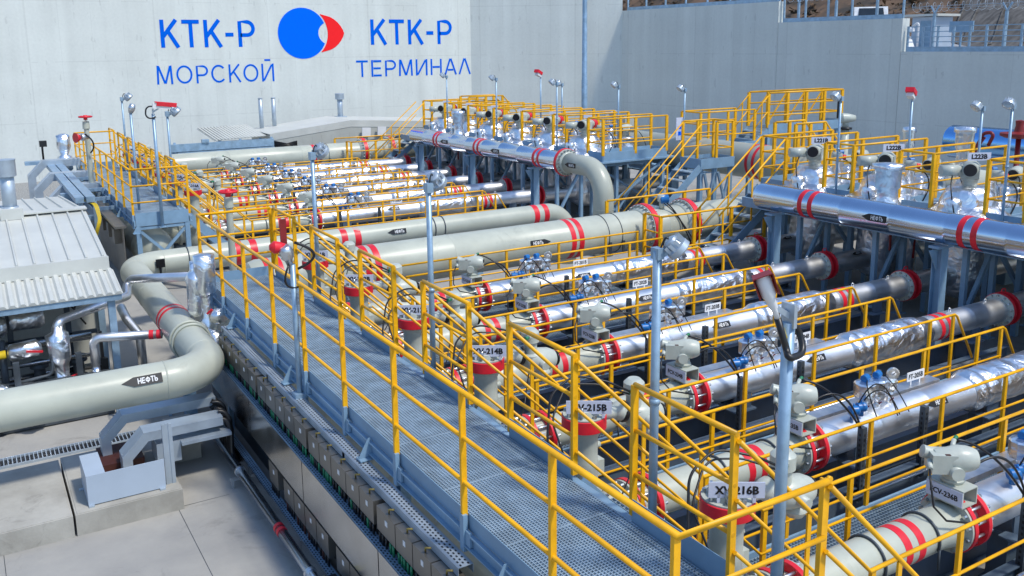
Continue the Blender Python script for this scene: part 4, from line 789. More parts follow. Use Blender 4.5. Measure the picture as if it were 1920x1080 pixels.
rail_box('stair_landing', 'raised landing on crossed blue legs at the head of the middle stair', (17.1, 18.35, 18.3, 19.1), 2.1,
    [[(17.15, 19.08), (17.7, 19.08), (18.3, 19.08), (18.3, 18.32), (17.7, 18.32)]], [], [(17.2, 18.4), (17.7, 18.4), (18.3, 18.4), (18.3, 19.0)])
t = thing('leg_bracing', 'crossed blue braces below the middle landing', 'bracing', (17.7, 18.4, 0)); m = MB(); m.bar((17.25, 18.33, .3), (17.65, 18.33, 1.8), .06); m.bar((17.65, 18.3, .3), (17.25, 18.3, 1.8), .06); m.bar((17.75, 18.33, .3), (18.25, 18.33, 1.8), .06); m.bar((18.25, 18.3, .3), (17.75, 18.3, 1.8), .06); part('brace', m, 'galv_blue', t)
sA2 = thing('metal_stair', 'blue steel stair with yellow rails at the far end of the far chrome header', 'stair', (14.6, 31.2, 0)); stair(sA2, (13.3, 33.0-.9, .3), (15.5, 33.0-.9, 2.1), .75, 7)
rail_box('flange_platform', 'small yellow-railed platform round the red flanges in front of the beige building', (12.6, 15.6, 32.55, 33.0), .6,
    [[(12.6, 32.55), (13.6, 32.55), (14.6, 32.55), (15.6, 32.55)], [(12.6, 34.3), (13.6, 34.3), (14.6, 34.3), (15.6, 34.3)], [(12.6, 32.55), (12.6, 33.0)]], [], [(12.7, 32.7), (15.5, 32.7)], None, 1.75)
# outlet header running behind the valves and the crossovers over it
t = thing('outlet_header', 'thick grey pipe with a double red band behind the middle landing', 'pipe', (20, 18, 0))
m = MB(); m.lathe((19.4, 3, 1.95), (0, 1, 0), [(0, .5), (14, .5), (14.02, .507), (14.04, .5), (30, .5)], 44); part('pipe', m, 'paint_grey', t)
for y in (18.15, 18.4): m = MB(); band_y(m, 19.4, y, 1.95, .506); part('warning_band', m, 'red', t)
for y in (6, 11, 16.2, 22, 28): m = MB(); m.box(19.25, 19.55, y-.1, y+.1, 0, 1.44); part('support', m, 'orange_brown' if y == 16.2 else 'steel_blue', t)
def crossover(label, x0, x1, y, zl, zu, xs, dxs, w_=.85):
    t = rail_box('crossover_platform', label, (x0, xs, y, y+w_), zl, [[(xs, y), ((x0+xs)/2, y), (x0+.02, y), (x0+.02, y+w_), ((x0+xs)/2, y+w_), (xs, y+w_)]], [], [(x0+.1, y+.1), (x0+.1, y+w_-.1), (xs-.1, y+.1)])
    n = 4; stair(t, (xs, y, zl), (xs+dxs, y, zu), w_, n)
    m = MB(); grating(m, xs+dxs, x1, y, y+w_, zu, .06, .06); part('upper_deck', m, 'grate_blue', t)
    m = MB(); m.box(xs+dxs, x1, y-.02, y, zu-.2, zu+.1); m.box(x1, x1+.02, y, y+w_, zu-.2, zu+.1); part('toe_plate', m, 'steel_blue', t)
    xm = (xs+dxs+x1)/2; a = xs+dxs
    handrail(t, [(a, y, zu+1.1), (xm, y, zu+1.1), (x1, y, zu+1.1), (x1, y+w_, zu+1.1), (a, y+w_, zu+1.1)], [(a+i*(x1-a)/4, yy, zu+1.1) for i in range(5) for yy in (y, y+w_)], zu, 3, .36, .03, .10)
    m = MB()
    for i in range(4): xa = a+i*(x1-a)/4; m.bar((xa, y+w_, zu+.05), (xa+(x1-a)/4, y+w_, zu+1.05), .04)
    part('rail_brace', m, 'yellow', t)
    for xx in (a+.1, x1-.1):
        for yy in (y+.1, y+w_-.1): m = MB(); m.box(xx-.06, xx+.06, yy-.06, yy+.06, 0, zu-.2); part('leg', m, 'steel_blue', t)
    return t
crossover('big yellow-railed crossover on two levels in front of the shaded wall', 19.2, 25.6, 20.6, 2.15, 2.62, 21.5, .6)
def hump(label, xa, xb, y, zt, w_=.7, drop=.62):
    t = thing('crossover_stair', label, 'platform', ((xa+xb)/2, y, 0)); zd = zt-1.1
    m = MB(); grating(m, xa, xb, y, y+w_, zd, .06, .06); part('deck', m, 'grate_blue', t)
    for yy in (y, y+w_):
        handrail(t, [(xa, yy, zt), (xb, yy, zt), (xb+.62, yy, zt-drop), (xb+.7, yy, zt-drop-.3)], [(xa, yy, zt), ((xa+xb)/2, yy, zt), (xb, yy, zt)], zd-.9, 3, .36, .027, .09)
        m = MB(); m.box(xa, xb, yy-.01, yy+.01, zd-.15, zd+.1); part('side_beam', m, 'steel_blue', t)
        for xx in (xa+.05, xb-.05): m = MB(); m.box(xx-.05, xx+.05, yy-.05, yy+.05, 0, zd-.15); part('leg', m, 'steel_blue', t)
    stair(t, (xb+.7, y, zd-.9), (xb, y, zd), w_, 4, False); return t
hump('yellow-railed crossover stair behind the sign L221B', 18.3, 19.4, 16.1, 3.24)
hump('yellow-railed crossover stair above the far row of wrapped valves, against the wall', 16.9, 18.4, 31.0, 3.36)
# chrome tank-like header and the red monitor at the right edge
t = thing('chrome_pipe', 'large blue-tinted metal-clad pipe at the right edge, by the shaded wall', 'pipe', (24, 12, 0))
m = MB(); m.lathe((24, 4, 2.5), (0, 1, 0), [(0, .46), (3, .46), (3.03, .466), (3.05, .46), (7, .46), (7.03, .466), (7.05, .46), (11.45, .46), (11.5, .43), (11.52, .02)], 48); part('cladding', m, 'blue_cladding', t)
for y in (6, 9.5, 13, 15): m = MB(); m.box(23.9, 24.1, y-.08, y+.08, 0, 2.05); part('support', m, 'steel_blue', t)
t = thing('fire_monitor', 'dark red fire monitor with a bent pipe at the right edge', 'fire monitor', (22, 13.0, 0))
m = MB(); m.tube(fillet([(22, 13.9, 1.2), (22, 13.6, 2.4), (22, 13.35, 3.0), (22, 13.05, 3.05), (22, 13.2, 2.7)], .15, 6), .045, 8); m.tube(fillet([(22, 13.8, 1.2), (22, 13.5, 2.6), (22, 13.3, 2.9)], .2, 5), .03, 6); part('pipe', m, 'red_dark', t)
m = MB(); m.box(21.85, 22.15, 13.3, 14.1, 1.9, 2.05); m.cyl((22, 13.9, 0), (22, 13.9, 1.95), .07, 10); part('base', m, 'red_dark', t)
m = MB(); m.lathe((22, 12.45, 2.95), (0, 0, 1), [(0, .3), (.05, .42), (.12, .42), (.16, .12), (.3, .09), (.42, .1), (.44, .02)], 24); part('nozzle_head', m, 'red_dark', t)
m = MB(); m.cyl((22, 12.45, 0), (22, 12.45, 2.95), .06, 10); part('stand', m, 'red_dark', t)
t = thing('post_actuator', 'black-capped grey actuator on a tall post right of the big crossover', 'valve', (23.2, 18.5, 0))
m = MB(); m.cyl((23.2, 18.5, 0), (23.2, 18.5, 2.7), .12, 14); m.lathe((23.0, 18.6, 3.0), (.8, -.5, 0), [(0, .1), (.1, .16), (.3, .14), (.5, .09)], 16); m.cyl((23.2, 18.5, 2.7), (23.2, 18.5, 3.0), .09, 12); part('body', m, 'paint_valve', t)
m = MB(); m.cyl((23.0, 18.6, 3.0), (23.0, 18.6, 3.55), .07, 10); m.cyl((23.2, 18.5, 2.66), (23.2, 18.5, 2.72), .2, 16); part('cap', m, 'rubber', t)
for i, (x, y, zt, r, lab) in enumerate(((18.6, 11.7, 3.45, .19, 'tall foil-wrapped cylinder with a flat lid behind the sign L222B'), (19.1, 13.4, 3.3, .13, 'small foil-wrapped riser behind the valve platform of the sign L222B'), (15.4, 11.2, 2.95, .24, 'foil-wrapped riser standing beside the near chrome header, below the sign L222B'), (18.4, 24.0, 3.15, .2, 'domed foil-wrapped riser at the back of the far valve row'), (15.3, 28.9, 3.0, .2, 'foil-wrapped riser at the far end of the far chrome header'))):
    t = thing('wrapped_riser', lab, 'valve', (x, y, 0), 'foil wrapped risers')
    m = MB(); m.lathe((x, y, 0), (0, 0, 1), [(.3, r*.7), (1.4, r*.8), (1.6, r*1.3), (1.9, r*1.5), (2.1, r*1.2), (2.3, r*.8), (zt-.5, r*.75), (zt-.45, r*.95), (zt-.12, r), (zt-.1, r*1.2), (zt, r*1.2), (zt+.02, r*.4)], 20, 0, True, .18, True, i); part('wrapped_body', m, 'foil', t)
    m = MB(); m.lathe((x-.25, y, 1.75), (1, -.3, 0), [(0, .15), (.05, .22), (.5, .2), (.9, .18)], 14, 0, True, .25, True, i+30); m.lathe((x+.55, y-.2, 1.9), (0, 0, -1), [(0, .16), (.3, .17), (.6, .12), (1.5, .1)], 14, 0, True, .2, True, i+40); part('wrapped_branch', m, 'foil', t)
    m = MB(); m.box(x-.22, x-.18, y-.3, y-.27, 1.3, 1.6); m.bar((x+.4, y-.4, 1.5), (x+.35, y-.42, 1.1), .03); part('lever', m, 'red_dark', t)
# ------------------------------------------------------------------ cable rack along the near walkway
t = thing('cable_rack', 'long stainless cable rack with two rows of junction boxes along the near walkway', 'cable rack', (2.75, 8.4, 0))  # most rack coordinates below are scaled about the camera, written out as plain values
def perf(m, x0, x1, y0, y1, z, mi=1):
    n = int((y1-y0)/.05)
    for i in range(n):
        for q in (.25, .5, .75): x = x0+(x1-x0)*q; y = y0+(i+.5+.5*(q == .5))*.05; m.add([(x-.007, y-.012, z), (x+.007, y-.012, z), (x+.007, y+.012, z), (x-.007, y+.012, z)], [(0, 1, 2, 3)], mi)
m = MB(); m.box(2.80, 2.93, 5.45, 12.5, 1.49, 1.494); m.box(2.80, 2.804, 5.45, 12.5, 1.42, 1.49); m.box(2.926, 2.93, 5.45, 12.5, 1.42, 1.49); perf(m, 2.80, 2.93, 5.45, 12.5, 1.4955); part('tray_cover', m, ['galv', 'black'], t)
m = MB(); m.box(2.80, 2.93, 1.6, 5.4, 1.34, 1.344); m.box(2.80, 2.804, 1.6, 5.4, 1.28, 1.34); perf(m, 2.80, 2.93, 1.6, 5.4, 1.3455); part('tray_cover', m, ['galv_blue', 'black'], t)
m = MB(); m.box(2.645, 2.75, 1.6, 12.6, 1.08, 1.085); m.box(2.645, 2.649, 1.6, 12.6, 1.07, 1.11); perf(m, 2.645, 2.75, 1.6, 12.6, 1.087); part('gland_tray', m, ['galv_blue', 'black'], t)
m = MB(); m.box(2.58, 2.69, 1.6, 12.2, .22, .225); perf(m, 2.58, 2.69, 1.6, 12.2, .227); part('gland_tray', m, ['galv_blue', 'black'], t)
y = 12.6; i = 0
while y > 1.8: m = MB(); m.box(2.636, 2.642, max(1.6, y-1.98), y, .645, 1.10); part('side_panel', m, 'stainless', t); y -= 2.0
y = 12.6
while y > 1.8: m = MB(); m.box(2.58, 2.586, max(1.6, y-1.98), y, .02, .245); part('side_panel', m, 'stainless', t); y -= 2.0
m = MB(); m.box(2.875, 2.885, 1.6, 12.6, .02, 1.33); part('back_panel', m, 'dark_steel', t)
y = 12.3
while y > 5.6:
    w_ = .32 if i % 3 else .38
    m = MB(); m.box(2.714, 2.86, y-w_, y, 1.195, 1.415, 0); m.box(2.7105, 2.7145, y-w_*.60, y-w_*.47, 1.31, 1.355, 1); bx_ = part('junction_box', m, ['stainless_box', 'white'], t)
    m = MB(); m.tube([(2.75, y-w_*.5, 1.415), (2.74, y-w_*.5-.02, 1.46), (2.77, y-w_*.5-.06, 1.47)], .009, 5); part('earth_lead', m, 'lead_brown', bx_)
    m = MB()
    for q in range(5): yy = y-w_*(.12+.19*q)+random.uniform(-.012, .012); zt_ = 1.19; m.cyl((2.72, yy, 1.09), (2.72, yy, zt_), .012, 6, int(random.random() < .6)); m.cyl((2.75, yy-.02, 1.09), (2.75, yy-.02, zt_), .010, 6, 1)
    part('cable_gland', m, ['green', 'rubber'], bx_); y -= w_+.015+(.06 if i % 5 == 4 else 0); i += 1
y = 9.9; i = 0
while y > 2.5:
    w_ = .34
    m = MB(); m.box(2.645, 2.79, y-w_, y, .35, .60, 0); m.box(2.6415, 2.6455, y-w_*.6, y-w_*.47, .49, .535, 1); bx_ = part('junction_box', m, ['stainless_box', 'white'], t)
    m = MB()
    for q in range(4): yy = y-w_*(.15+.22*q); m.cyl((2.66, yy, .23), (2.66, yy, .345), .012, 6, int(random.random() < .35))
    part('cable_gland', m, ['rubber', 'orange_brown'], bx_); y -= w_+(.02 if i % 4 else .22); i += 1
for y in (12.4, 10.3, 7.8, 5.28, 2.75): m = MB(); m.box(2.80, 2.86, y-.03, y+.03, 0, 1.48 if y > 5.4 else 1.33); part('rack_post', m, 'galv_blue', t)
m = MB()
for q in range(14):
    y_ = 11.75-random.uniform(0, .6); m.tube(fillet([(2.40, y_, .80-random.uniform(0, .12)), (2.50+random.uniform(-.02, .05), y_-.02, .78+random.uniform(-.1, .05)), (2.54+random.uniform(-.04, .03), y_-.05, .5), (2.50, y_-.1, .25), (2.56, y_-.15, .12)], .13, 7), .032, 8)
solo('cable_bundle', m, 'rubber', 'glossy black corrugated cable bundle hanging off the ends of the bent cable trays', 'cables')
t = thing('floor_pipe', 'thin chrome pipe with a red band lying on the ground beside the cable rack', 'pipe', (2.475, 8, 0))
m = MB(); m.tube([(2.475, 12.2, .2), (2.475, 2, .2)], .056, 20); part('pipe', m, 'cladding_mirror', t)
for y in (8.92, 9.02): m = MB(); m.lathe((2.475, y, .2), (0, 1, 0), [(-.025, .055), (-.025, .059), (.025, .059), (.025, .055)], 20); part('warning_band', m, 'red', t)
for y in (10.6, 8.0, 6.2, 4.2): m = MB(); m.box(2.35, 2.56, y-.02, y+.02, .1, .13); m.box(2.36, 2.39, y-.02, y+.02, 0, .1); m.lathe((2.475, y, .2), (0, 1, 0), [(-.02, .060), (-.02, .067), (.02, .067), (.02, .060)], 20); part('clip', m, 'alu', t)
t = thing('yellow_valve', 'small valve with a yellow tag and black handle on the thin floor pipe', 'valve', (2.47, 7.6, .2)); m = MB(); m.box(2.41, 2.53, 7.62, 7.74, .22, .30); part('tag', m, 'safety_yellow', t); m = MB(); m.box(2.49, 2.59, 7.35, 7.6, .26, .38); m.cyl((2.47, 7.5, .2), (2.47, 7.5, .36), .05, 10); part('handle', m, 'rubber', t); m = MB(); m.tube(arc_cable((2.55, 7.4, .3), (2.55, 6.9, .35), -.15), .012, 5); part('lead', m, 'alu', t)
# ------------------------------------------------------------------ left yard: slabs, shield box, bent trays, grate, foil valves
for (x0, x1, y0, y1, lab) in ((.62, 1.76, 10.4, 12.1, 'raised concrete plinth carrying the grey shield box'), (-5, .595, 10.4, 12.05, 'wide raised concrete plinth at the left edge, left of the grey shield box')):
    m = MB(); m.box(x0, x1, y0, y1, -.05, .25); m.box(x0+.02, x1-.02, y0+.02, y1-.02, .25, .257); solo('plinth', m, 'concrete_slab', lab, 'plinth')
t = thing('shield_box', 'light grey metal shield box without a lid on a concrete plinth at lower left', 'box', (1.15, 10.8, .257))
m = MB(); m.box(.77, 1.60, 10.52, 10.53, .27, .62); m.box(.77, .78, 10.53, 11.15, .27, .62); m.box(.78, .97, 10.53, 11.15, .61, .62); m.box(.96, .97, 10.7, 11.15, .27, .61); part('panel', m, 'sheet_grey', t)
m = MB()
for x, y in ((.80, 10.50), (1.56, 10.50), (.75, 11.0)): m.box(x-.03, x+.03, y-.02, y+.02, .257, .275)
part('foot', m, 'galv', t)
def tray(name, pts, w_, h, label, group=None, mt='galv_blue', lid=True):
    m = MB()
    for a, b in zip(pts[:-1], pts[1:]): m.bar(a, b, w_, h)
    return solo(name, m, mt, label, 'cable tray', group)
def utray(y, x0, x1, z, w_, label, zb=.26, ch=.22, th=.055):
    m = MB(); pts = [(x1, y, z), (x0+ch, y, z), (x0, y, z-ch), (x0, y, zb)]
    pr = [(x1, z+th), (x0+ch-.02, z+th), (x0-th, z-ch+.02), (x0-th, zb), (x0+th, zb), (x0+th, z-ch-.03), (x0+ch+.03, z-th), (x1, z-th)]
    m.poly([(a, y-w_/2, b) for a, b in pr], (0, 1, 0), w_)
    e = .006; m.poly([(a, y-w_/2-.002, b) for a, b in [(x1, z+.06), (x0+ch-.02, z+.06), (x0+ch-.02, z+.045), (x1, z+.045)]], (0, 1, 0), w_+.004)
    return solo('bent_tray', m, 'galv', label, 'cable tray', 'bent cable trays')
utray(11.7, 1.12, 2.46, .78, .22, 'rear bent cable tray rising from the grey shield box below the big grey pipe'); utray(11.2, 1.28, 2.42, .70, .26, 'front bent cable tray rising from the grey shield box')
m = MB(); m.box(1.9, 2.5, 11.0, 11.6, .52, .56); m.box(2.15, 2.35, 11.3, 11.35, .56, .7); m.box(1.62, 1.9, 11.1, 11.5, .30, .56); solo('tray_bracket', m, 'galv', 'grey steel bracket holding the front bent tray beside the cable rack', 'bracket')
m = MB(); m.box(1.62, 1.66, 10.6, 10.64, .257, 1.0); m.box(1.655, 1.695, 10.61, 10.63, .257, 1.0); m.box(1.69, 1.73, 10.6, 10.64, .257, 1.0); solo('strut', m, 'galv', 'upright perforated strut at the right end of the grey shield box', 'strut')
m = MB(); m.box(1.02, 1.5, 11.3, 11.9, .27, .36); solo('fire_stop', m, 'orange_brown', 'rust-brown cable sealing block inside the grey shield box', 'sealing')
m = MB(); m.box(1.9, 2.25, 11.7, 12.3, 0, .4); solo('concrete_stub', m, 'concrete_slab', 'small concrete block below the bent trays', 'block')
t = thing('drain_grate', 'narrow galvanised drain grate in the ground behind the plinths', 'drain', (0, 13.2, 0)); m = MB()
for i in range(150): x = -5+i*.05; m.box(x, x+.012, 12.75, 13.0, .004, .03)
m.box(-5, 2.4, 12.73, 12.75, 0, .035); m.box(-5, 2.4, 13.0, 13.02, 0, .035); part('grate', m, 'galv', t); m = MB(); m.box(-5, 2.4, 12.75, 13.0, .002, .006); part('trench', m, 'black', t)
m = MB(); m.box(1.75, 2.3, 13.9, 14.35, 0, .25); solo('concrete_stub', m, 'concrete_slab', 'front concrete block behind the corner column of the small building', 'block')
m = MB(); m.box(1.75, 2.3, 14.5, 15.0, 0, .3); solo('concrete_stub', m, 'concrete_slab', 'rear concrete block behind the corner column of the small building', 'block')
for (x0, x1, y0, y1, z, lab) in ((1.5, 2.2, 13.35, 13.75, .35, 'short grated step under the bend of the big grey pipe'),):
    t = thing('step', lab, 'step', ((x0+x1)/2, (y0+y1)/2, 0)); m = MB(); 
    for i in range(14): m.box(x0+i*.05, x0+i*.05+.01, y0, y1, z-.03, z)
    m.box(x0, x1, y0-.02, y0, z-.1, z+.01); m.box(x0, x1, y1, y1+.02, z-.1, z+.01); part('grate', m, 'galv', t); 
    for xx in (x0, x1-.04):
        for yy in (y0, y1-.04): m = MB(); m.box(xx, xx+.04, yy, yy+.04, 0, z); part('leg', m, 'galv_blue', t)

def foil_unit(name, label, c, parts_, lever=None, group='foil wrapped fittings by the small building'):
    t = thing(name, label, 'valve', c, group)
    for i, (p, ax, prof, wb) in enumerate(parts_):
        m = MB(); m.lathe(p, ax, prof, 18, 0, True, wb, True, i+p[0]*3); part('wrapped_body', m, 'foil', t)
    if lever: m = MB(); m.bar(*lever, .02, .03); part('lever', m, 'red', t)
    return t
foil_unit('foil_fitting', 'upright foil-wrapped valve under the canopy, at the end of the bent chrome pipe', (.87, 14.2, 0), [((.88, 14.2, .0), (0, 0, 1), [(.2, .08), (.35, .15), (.55, .16), (.62, .09), (.8, .10), (.9, .15), (1.25, .16), (1.3, .08), (1.38, .07)], .2)], ((.9, 14.02, .62), (1.1, 14.0, .68)))
foil_unit('foil_fitting', 'small foil-wrapped valve at the end of the second chrome pipe', (1.32, 14.1, 0), [((1.32, 14.05, 0), (0, 0, 1), [(.1, .06), (.2, .13), (.55, .14), (.62, .06), (.9, .05)], .22)])
foil_unit('foil_fitting', 'sideways foil-wrapped valve with a red lever at the left edge', (.4, 14.2, 0), [((.22, 14.3, 1.05), (1, 0, .05), [(0, .07), (.04, .13), (.38, .14), (.44, .07)], .22)], ((.45, 14.12, 1.1), (.66, 14.12, 1.06)))
foil_unit('foil_fitting', 'upper foil-wrapped block under the canopy at the left edge', (.4, 14.6, 0), [((.30, 14.9, 1.35), (1, 0, 0), [(0, .1), (.05, .15), (.4, .15), (.46, .1)], .25), ((-.1, 14.9, 1.3), (1, 0, 0), [(0, .1), (.05, .15), (.3, .15), (.36, .1)], .25)])
foil_unit('foil_fitting', 'wide foil-wrapped valve low under the canopy at the left edge', (.45, 13.9, 0), [((.38, 13.9, .1), (.15, 0, 1), [(0, .1), (.1, .22), (.4, .24), (.55, .2), (.58, .05)], .28), ((.05, 13.9, .1), (0, 0, 1), [(0, .08), (.1, .12), (.62, .13), (.66, .04)], .2)])
t = thing('dark_filler_skid', 'dark steel skid with small pipes, added to darken the space under the canopy', 'skid', (.2, 14.3, 0))  # dark frame, pipes and drums added to darken the space under the canopy
m = MB(); m.box(-3.5, 1.5, 13.9, 15.6, .02, .12)
for x in (-2.6, -1.6, -.6, .3, 1.1): m.box(x-.04, x+.04, 13.95, 14.03, .12, 1.0); m.box(x-.04, x+.04, 15.2, 15.28, .12, 1.5)
m.box(-3.5, 1.5, 13.97, 14.03, .60, .66); m.box(-3.5, 1.5, 15.2, 15.26, .9, .96); part('frame', m, 'dark_steel', t)
for z_, y_, r_ in ((.35, 14.5, .07), (.5, 14.8, .05), (.9, 15.1, .06), (.75, 14.6, .03)): m = MB(); m.cyl((-3.5, y_, z_), (1.4, y_, z_), r_, 12); part('pipe', m, 'stainless', t)
for x in (-.9, .62, 1.15): m = MB(); m.lathe((x, 14.75, .12), (0, 0, 1), [(0, .12), (.3, .12), (.32, .08), (.5, .08), (.52, .13), (.6, .13)], 16); part('filler_drum', m, 'dark_steel', t)
t = thing('yellow_pipe', 'short yellow pipe stub under the canopy at the left edge', 'pipe', (0, 14.3, 1.0)); m = MB(); m.cyl((-.4, 14.3, 1.03), (.2, 14.3, 1.05), .06, 14); part('pipe', m, 'safety_yellow', t)
m = MB(); m.cyl((-.05, 14, 0), (-.05, 14, .8), .14, 16); m.cyl((.16, 14.5, 0), (.16, 14.5, 1.2), .05, 10); m.tube(fillet([(-.3, 14.1, .62), (.75, 14.1, .70), (.78, 14.1, 1.0)], .1, 5), .025, 8); solo('dark_piping', m, 'dark_steel', 'dark pipework in the shade under the canopy', 'pipe')
t = foil_unit('foil_fitting', 'tall double foil-wrapped valve between the bend of the grey pipe and the near walkway', (2.77, 13.2, 0), [((2.785, 13.2, 0), (0, 0, 1), [(.9, .07), (1.2, .12), (1.4, .13), (1.45, .08), (1.80, .09), (1.85, .15), (2.15, .148), (2.2, .152), (2.385, .152), (2.40, .03)], .07), ((2.64, 13.25, 0), (0, 0, 1), [(1.49, .09), (1.58, .115), (1.95, .115), (2.05, .13), (2.13, .09), (2.17, .055), (2.3, .045)], .14), ((2.80, 12.95, 0), (0, 0, 1), [(.3, .07), (.7, .12), (1.0, .125), (1.28, .125), (1.32, .03)], .1), ((2.80, 13.0, 1.5), (.6, -.6, .2), [(0, .08), (.08, .12), (.2, .10)], .2)], ((2.74, 13.03, 1.55), (2.80, 12.98, 1.62)))
t = thing('chrome_line', 'bent chrome pipe with a black arrow running from the tall foil valve to the canopy', 'pipe', (2, 15, 0)); m = MB(); m.tube(fillet([(2.64, 13.45, 2.03), (2.06, 15.62, 1.6), (1.98, 15.2, 1.42), (.90, 14.2, 1.46), (.87, 14.2, 1.3)], .1, 6), .068, 18); part('pipe', m, 'cladding', t); flow_label(t, (1.42, 14.60, 1.445), (.73, .68, -.03), (-.3, .2, 1), (.6, -.68, .4), .45)
t = thing('chrome_line', 'shorter chrome pipe with red bands, in front of the column of the small building', 'pipe', (1.7, 13.8, 0)); m = MB(); m.tube(fillet([(2.22, 13.7, 1.16), (1.32, 13.98, 1.18), (1.32, 14.03, .75)], .1, 6), .066, 18); part('pipe', m, 'cladding', t)
for q in (.02, .10): m = MB(); d = Vector((-.9, .28, .02)).normalized(); m.lathe(Vector((2.2, 13.705, 1.16))+d*q*1.3, d, [(-.03, .064), (-.03, .070), (.03, .070), (.03, .064)], 18); part('warning_band', m, 'red', t)
t = thing('chrome_line', 'short upright chrome stub behind the column of the small building', 'pipe', (2.0, 14.9, 0)); m = MB(); m.tube(fillet([(1.9, 15.4, 1.2), (1.92, 15.0, 1.1), (2.05, 14.7, .9), (2.05, 14.65, .3)], .1, 6), .07, 14); part('pipe', m, 'cladding', t)
m = MB(); m.box(1.42, 1.46, 14.2, 14.24, 0, 1.2); m.box(1.36, 1.50, 14.12, 14.2, .62, .8); solo('instrument_post', m, 'rubber', 'black instrument post beside the second chrome pipe', 'post')
# near building
t = thing('small_building', 'small pale metal-roofed building with a corrugated canopy at left', 'building', (-1.5, 18.5, 0))
XE = 1.72
m = MB(); m.box(-9, XE-.1, 15.9, 21.8, 0, 2.05); m.poly([(XE-.104, 15.9, 2.05), (XE-.104, 21.8, 2.05), (XE-.104, 17.44, 2.45)], (1, 0, 0), .01); part('wall', m, 'panel_grey', t)
def roof_plane(x0, x1, pa, pb, rib, rw, rh, th=.03, prof='rib'):
    m = MB(); (ya, za), (yb, zb) = pa, pb; d = Vector((0, yb-ya, zb-za)); n = Vector((0, -(zb-za), yb-ya)).normalized()
    if n.z < 0: n = -n
    m.poly([(x0, ya, za), (x1, ya, za), (x1, yb, zb), (x0, yb, zb)], -n, th)
    x = x1-.06
    while x > x0:
        pr = [(-rw, 0), (-rw*.45, rh), (rw*.45, rh), (rw, 0)]; a = [Vector((x+px, ya, za))+n*(pz+.0015) for px, pz in pr]; b = [Vector((x+px, yb, zb))+n*(pz+.0015) for px, pz in pr]
        m.add(a+b, [(0, 1, 5, 4), (1, 2, 6, 5), (2, 3, 7, 6), (3, 2, 1, 0), (4, 5, 6, 7)]); x -= rib
    return m
part('roof', roof_plane(-9, XE, (14.95, 2.16), (17.44, 2.53), .235, .022, .028), 'roof_metal', t); part('roof', roof_plane(-9, XE, (21.9, 2.16), (17.44, 2.53), .235, .022, .028), 'roof_metal', t)
m = MB(); m.box(-9, XE+.02, 17.30, 17.58, 2.55, 2.575); part('ridge_cap', m, 'roof_metal', t)
m = MB(); m.box(-9, XE+.012, 14.90, 14.945, 1.96, 2.17); m.box(XE+.002, XE+.014, 14.95, 17.4, 1.98, 2.13); part('fascia', m, 'roof_metal', t)
part('canopy', roof_plane(-9, XE+.06, (14.02, 1.78), (14.93, 1.95), .125, .05, .035, .012), 'roof_metal', t)
m = MB(); m.box(-9, XE+.04, 14.04, 14.10, 1.68, 1.76); part('canopy_beam', m, 'galv_blue', t)
for x in (1.62, -1.5): m = MB(); m.box(x-.05, x+.05, 14.1, 14.2, 0, 1.7); part('canopy_column', m, 'galv_blue', t)
m = MB(); m.box(1.60, 1.70, 15.80, 15.88, 0, 2.0); part('canopy_column', m, 'galv_blue', t)
m = MB(); m.box(-.45, -.1, 17.0, 17.5, 2.5, 2.66); part('roof_curb', m, 'roof_metal', t)
m = MB(); m.box(.4, .75, 17.2, 17.75, 2.5, 2.68); part('roof_curb', m, 'roof_metal', t)
m = MB(); m.cyl((.57, 17.45, 2.6), (.57, 17.45, 3.25), .11, 22); m.lathe((.57, 17.45, 3.2), (0, 0, 1), [(0, .11), (.02, .155), (.28, .155), (.30, .165), (.31, .02)], 24); m.lathe((.57, 17.45, 2.66), (0, 0, 1), [(0, .15), (.04, .13)], 22); part('flue', m, 'galv', t)
m = MB()
for (x, sg) in ((.2, .3), (.55, .2), (1.0, .35), (-.3, .3)): m.tube(arc_cable((x, 15.5, 1.85), (x+.25, 15.7, 1.2), -.1, 8), .016, 5)
part('hanging_cable', m, 'rubber', t)
m = MB(); m.tube([(1.3, 15.82, 1.35), (1.25, 15.8, 1.15), (1.4, 15.8, .9)], .015, 5); m.cyl((1.3, 15.82, 1.33), (1.3, 15.82, 1.38), .03, 8); part('wall_lamp', m, 'rubber', t)
# ------------------------------------------------------------------ trays by the far walkway
for (x0, x1, y0, y1, z, lab) in ((2.28, 2.46, 22.6, 30.4, 1.98, 'right one of the two flat-lidded cable trays running toward the far wall'), (2.05, 2.23, 22.6, 30.4, 1.98, 'left one of the two flat-lidded cable trays running toward the far wall')):
    m = MB(); m.box(x0, x1, y0, y1, z-.12, z); m.box(x0-.01, x1+.01, y0, y1, z, z+.012); solo('cable_tray', m, 'galv_blue', lab, 'cable tray', 'cable trays by the far walkway')
for i, (y, x0, z, lab) in enumerate(((29.9, 1.62, 2.02, 'topmost of the three arched cable trays at far left'), (27.6, 1.62, 1.9, 'middle of the three arched cable trays at far left'), (25.6, 1.72, 1.82, 'lowest of the three arched cable trays at far left'))):
    o = utray(y, x0, 2.9 if i else 3.0, z, .4, lab, 0, .34, .1); o['group'] = 'arched cable trays'
m = MB(); m.box(1.5, 3.0, 30.2, 30.5, 1.96, 2.06); m.box(2.0, 2.9, 25.0, 25.15, 1.5, 1.6); m.box(1.9, 2.9, 23.4, 23.5, 1.3, 1.42); m.box(2.55, 2.75, 24, 29, 1.2, 1.45); m.box(2.1, 2.5, 26, 26.3, .8, 1.7); m.box(1.9, 2.1, 24.4, 24.6, 0, 1.85); m.box(2.42, 2.5, 22.7, 22.8, 0, 1.85); m.box(2.12, 2.2, 22.7, 22.8, 0, 1.85); m.box(2.3, 2.38, 28, 28.1, 0, 1.85)
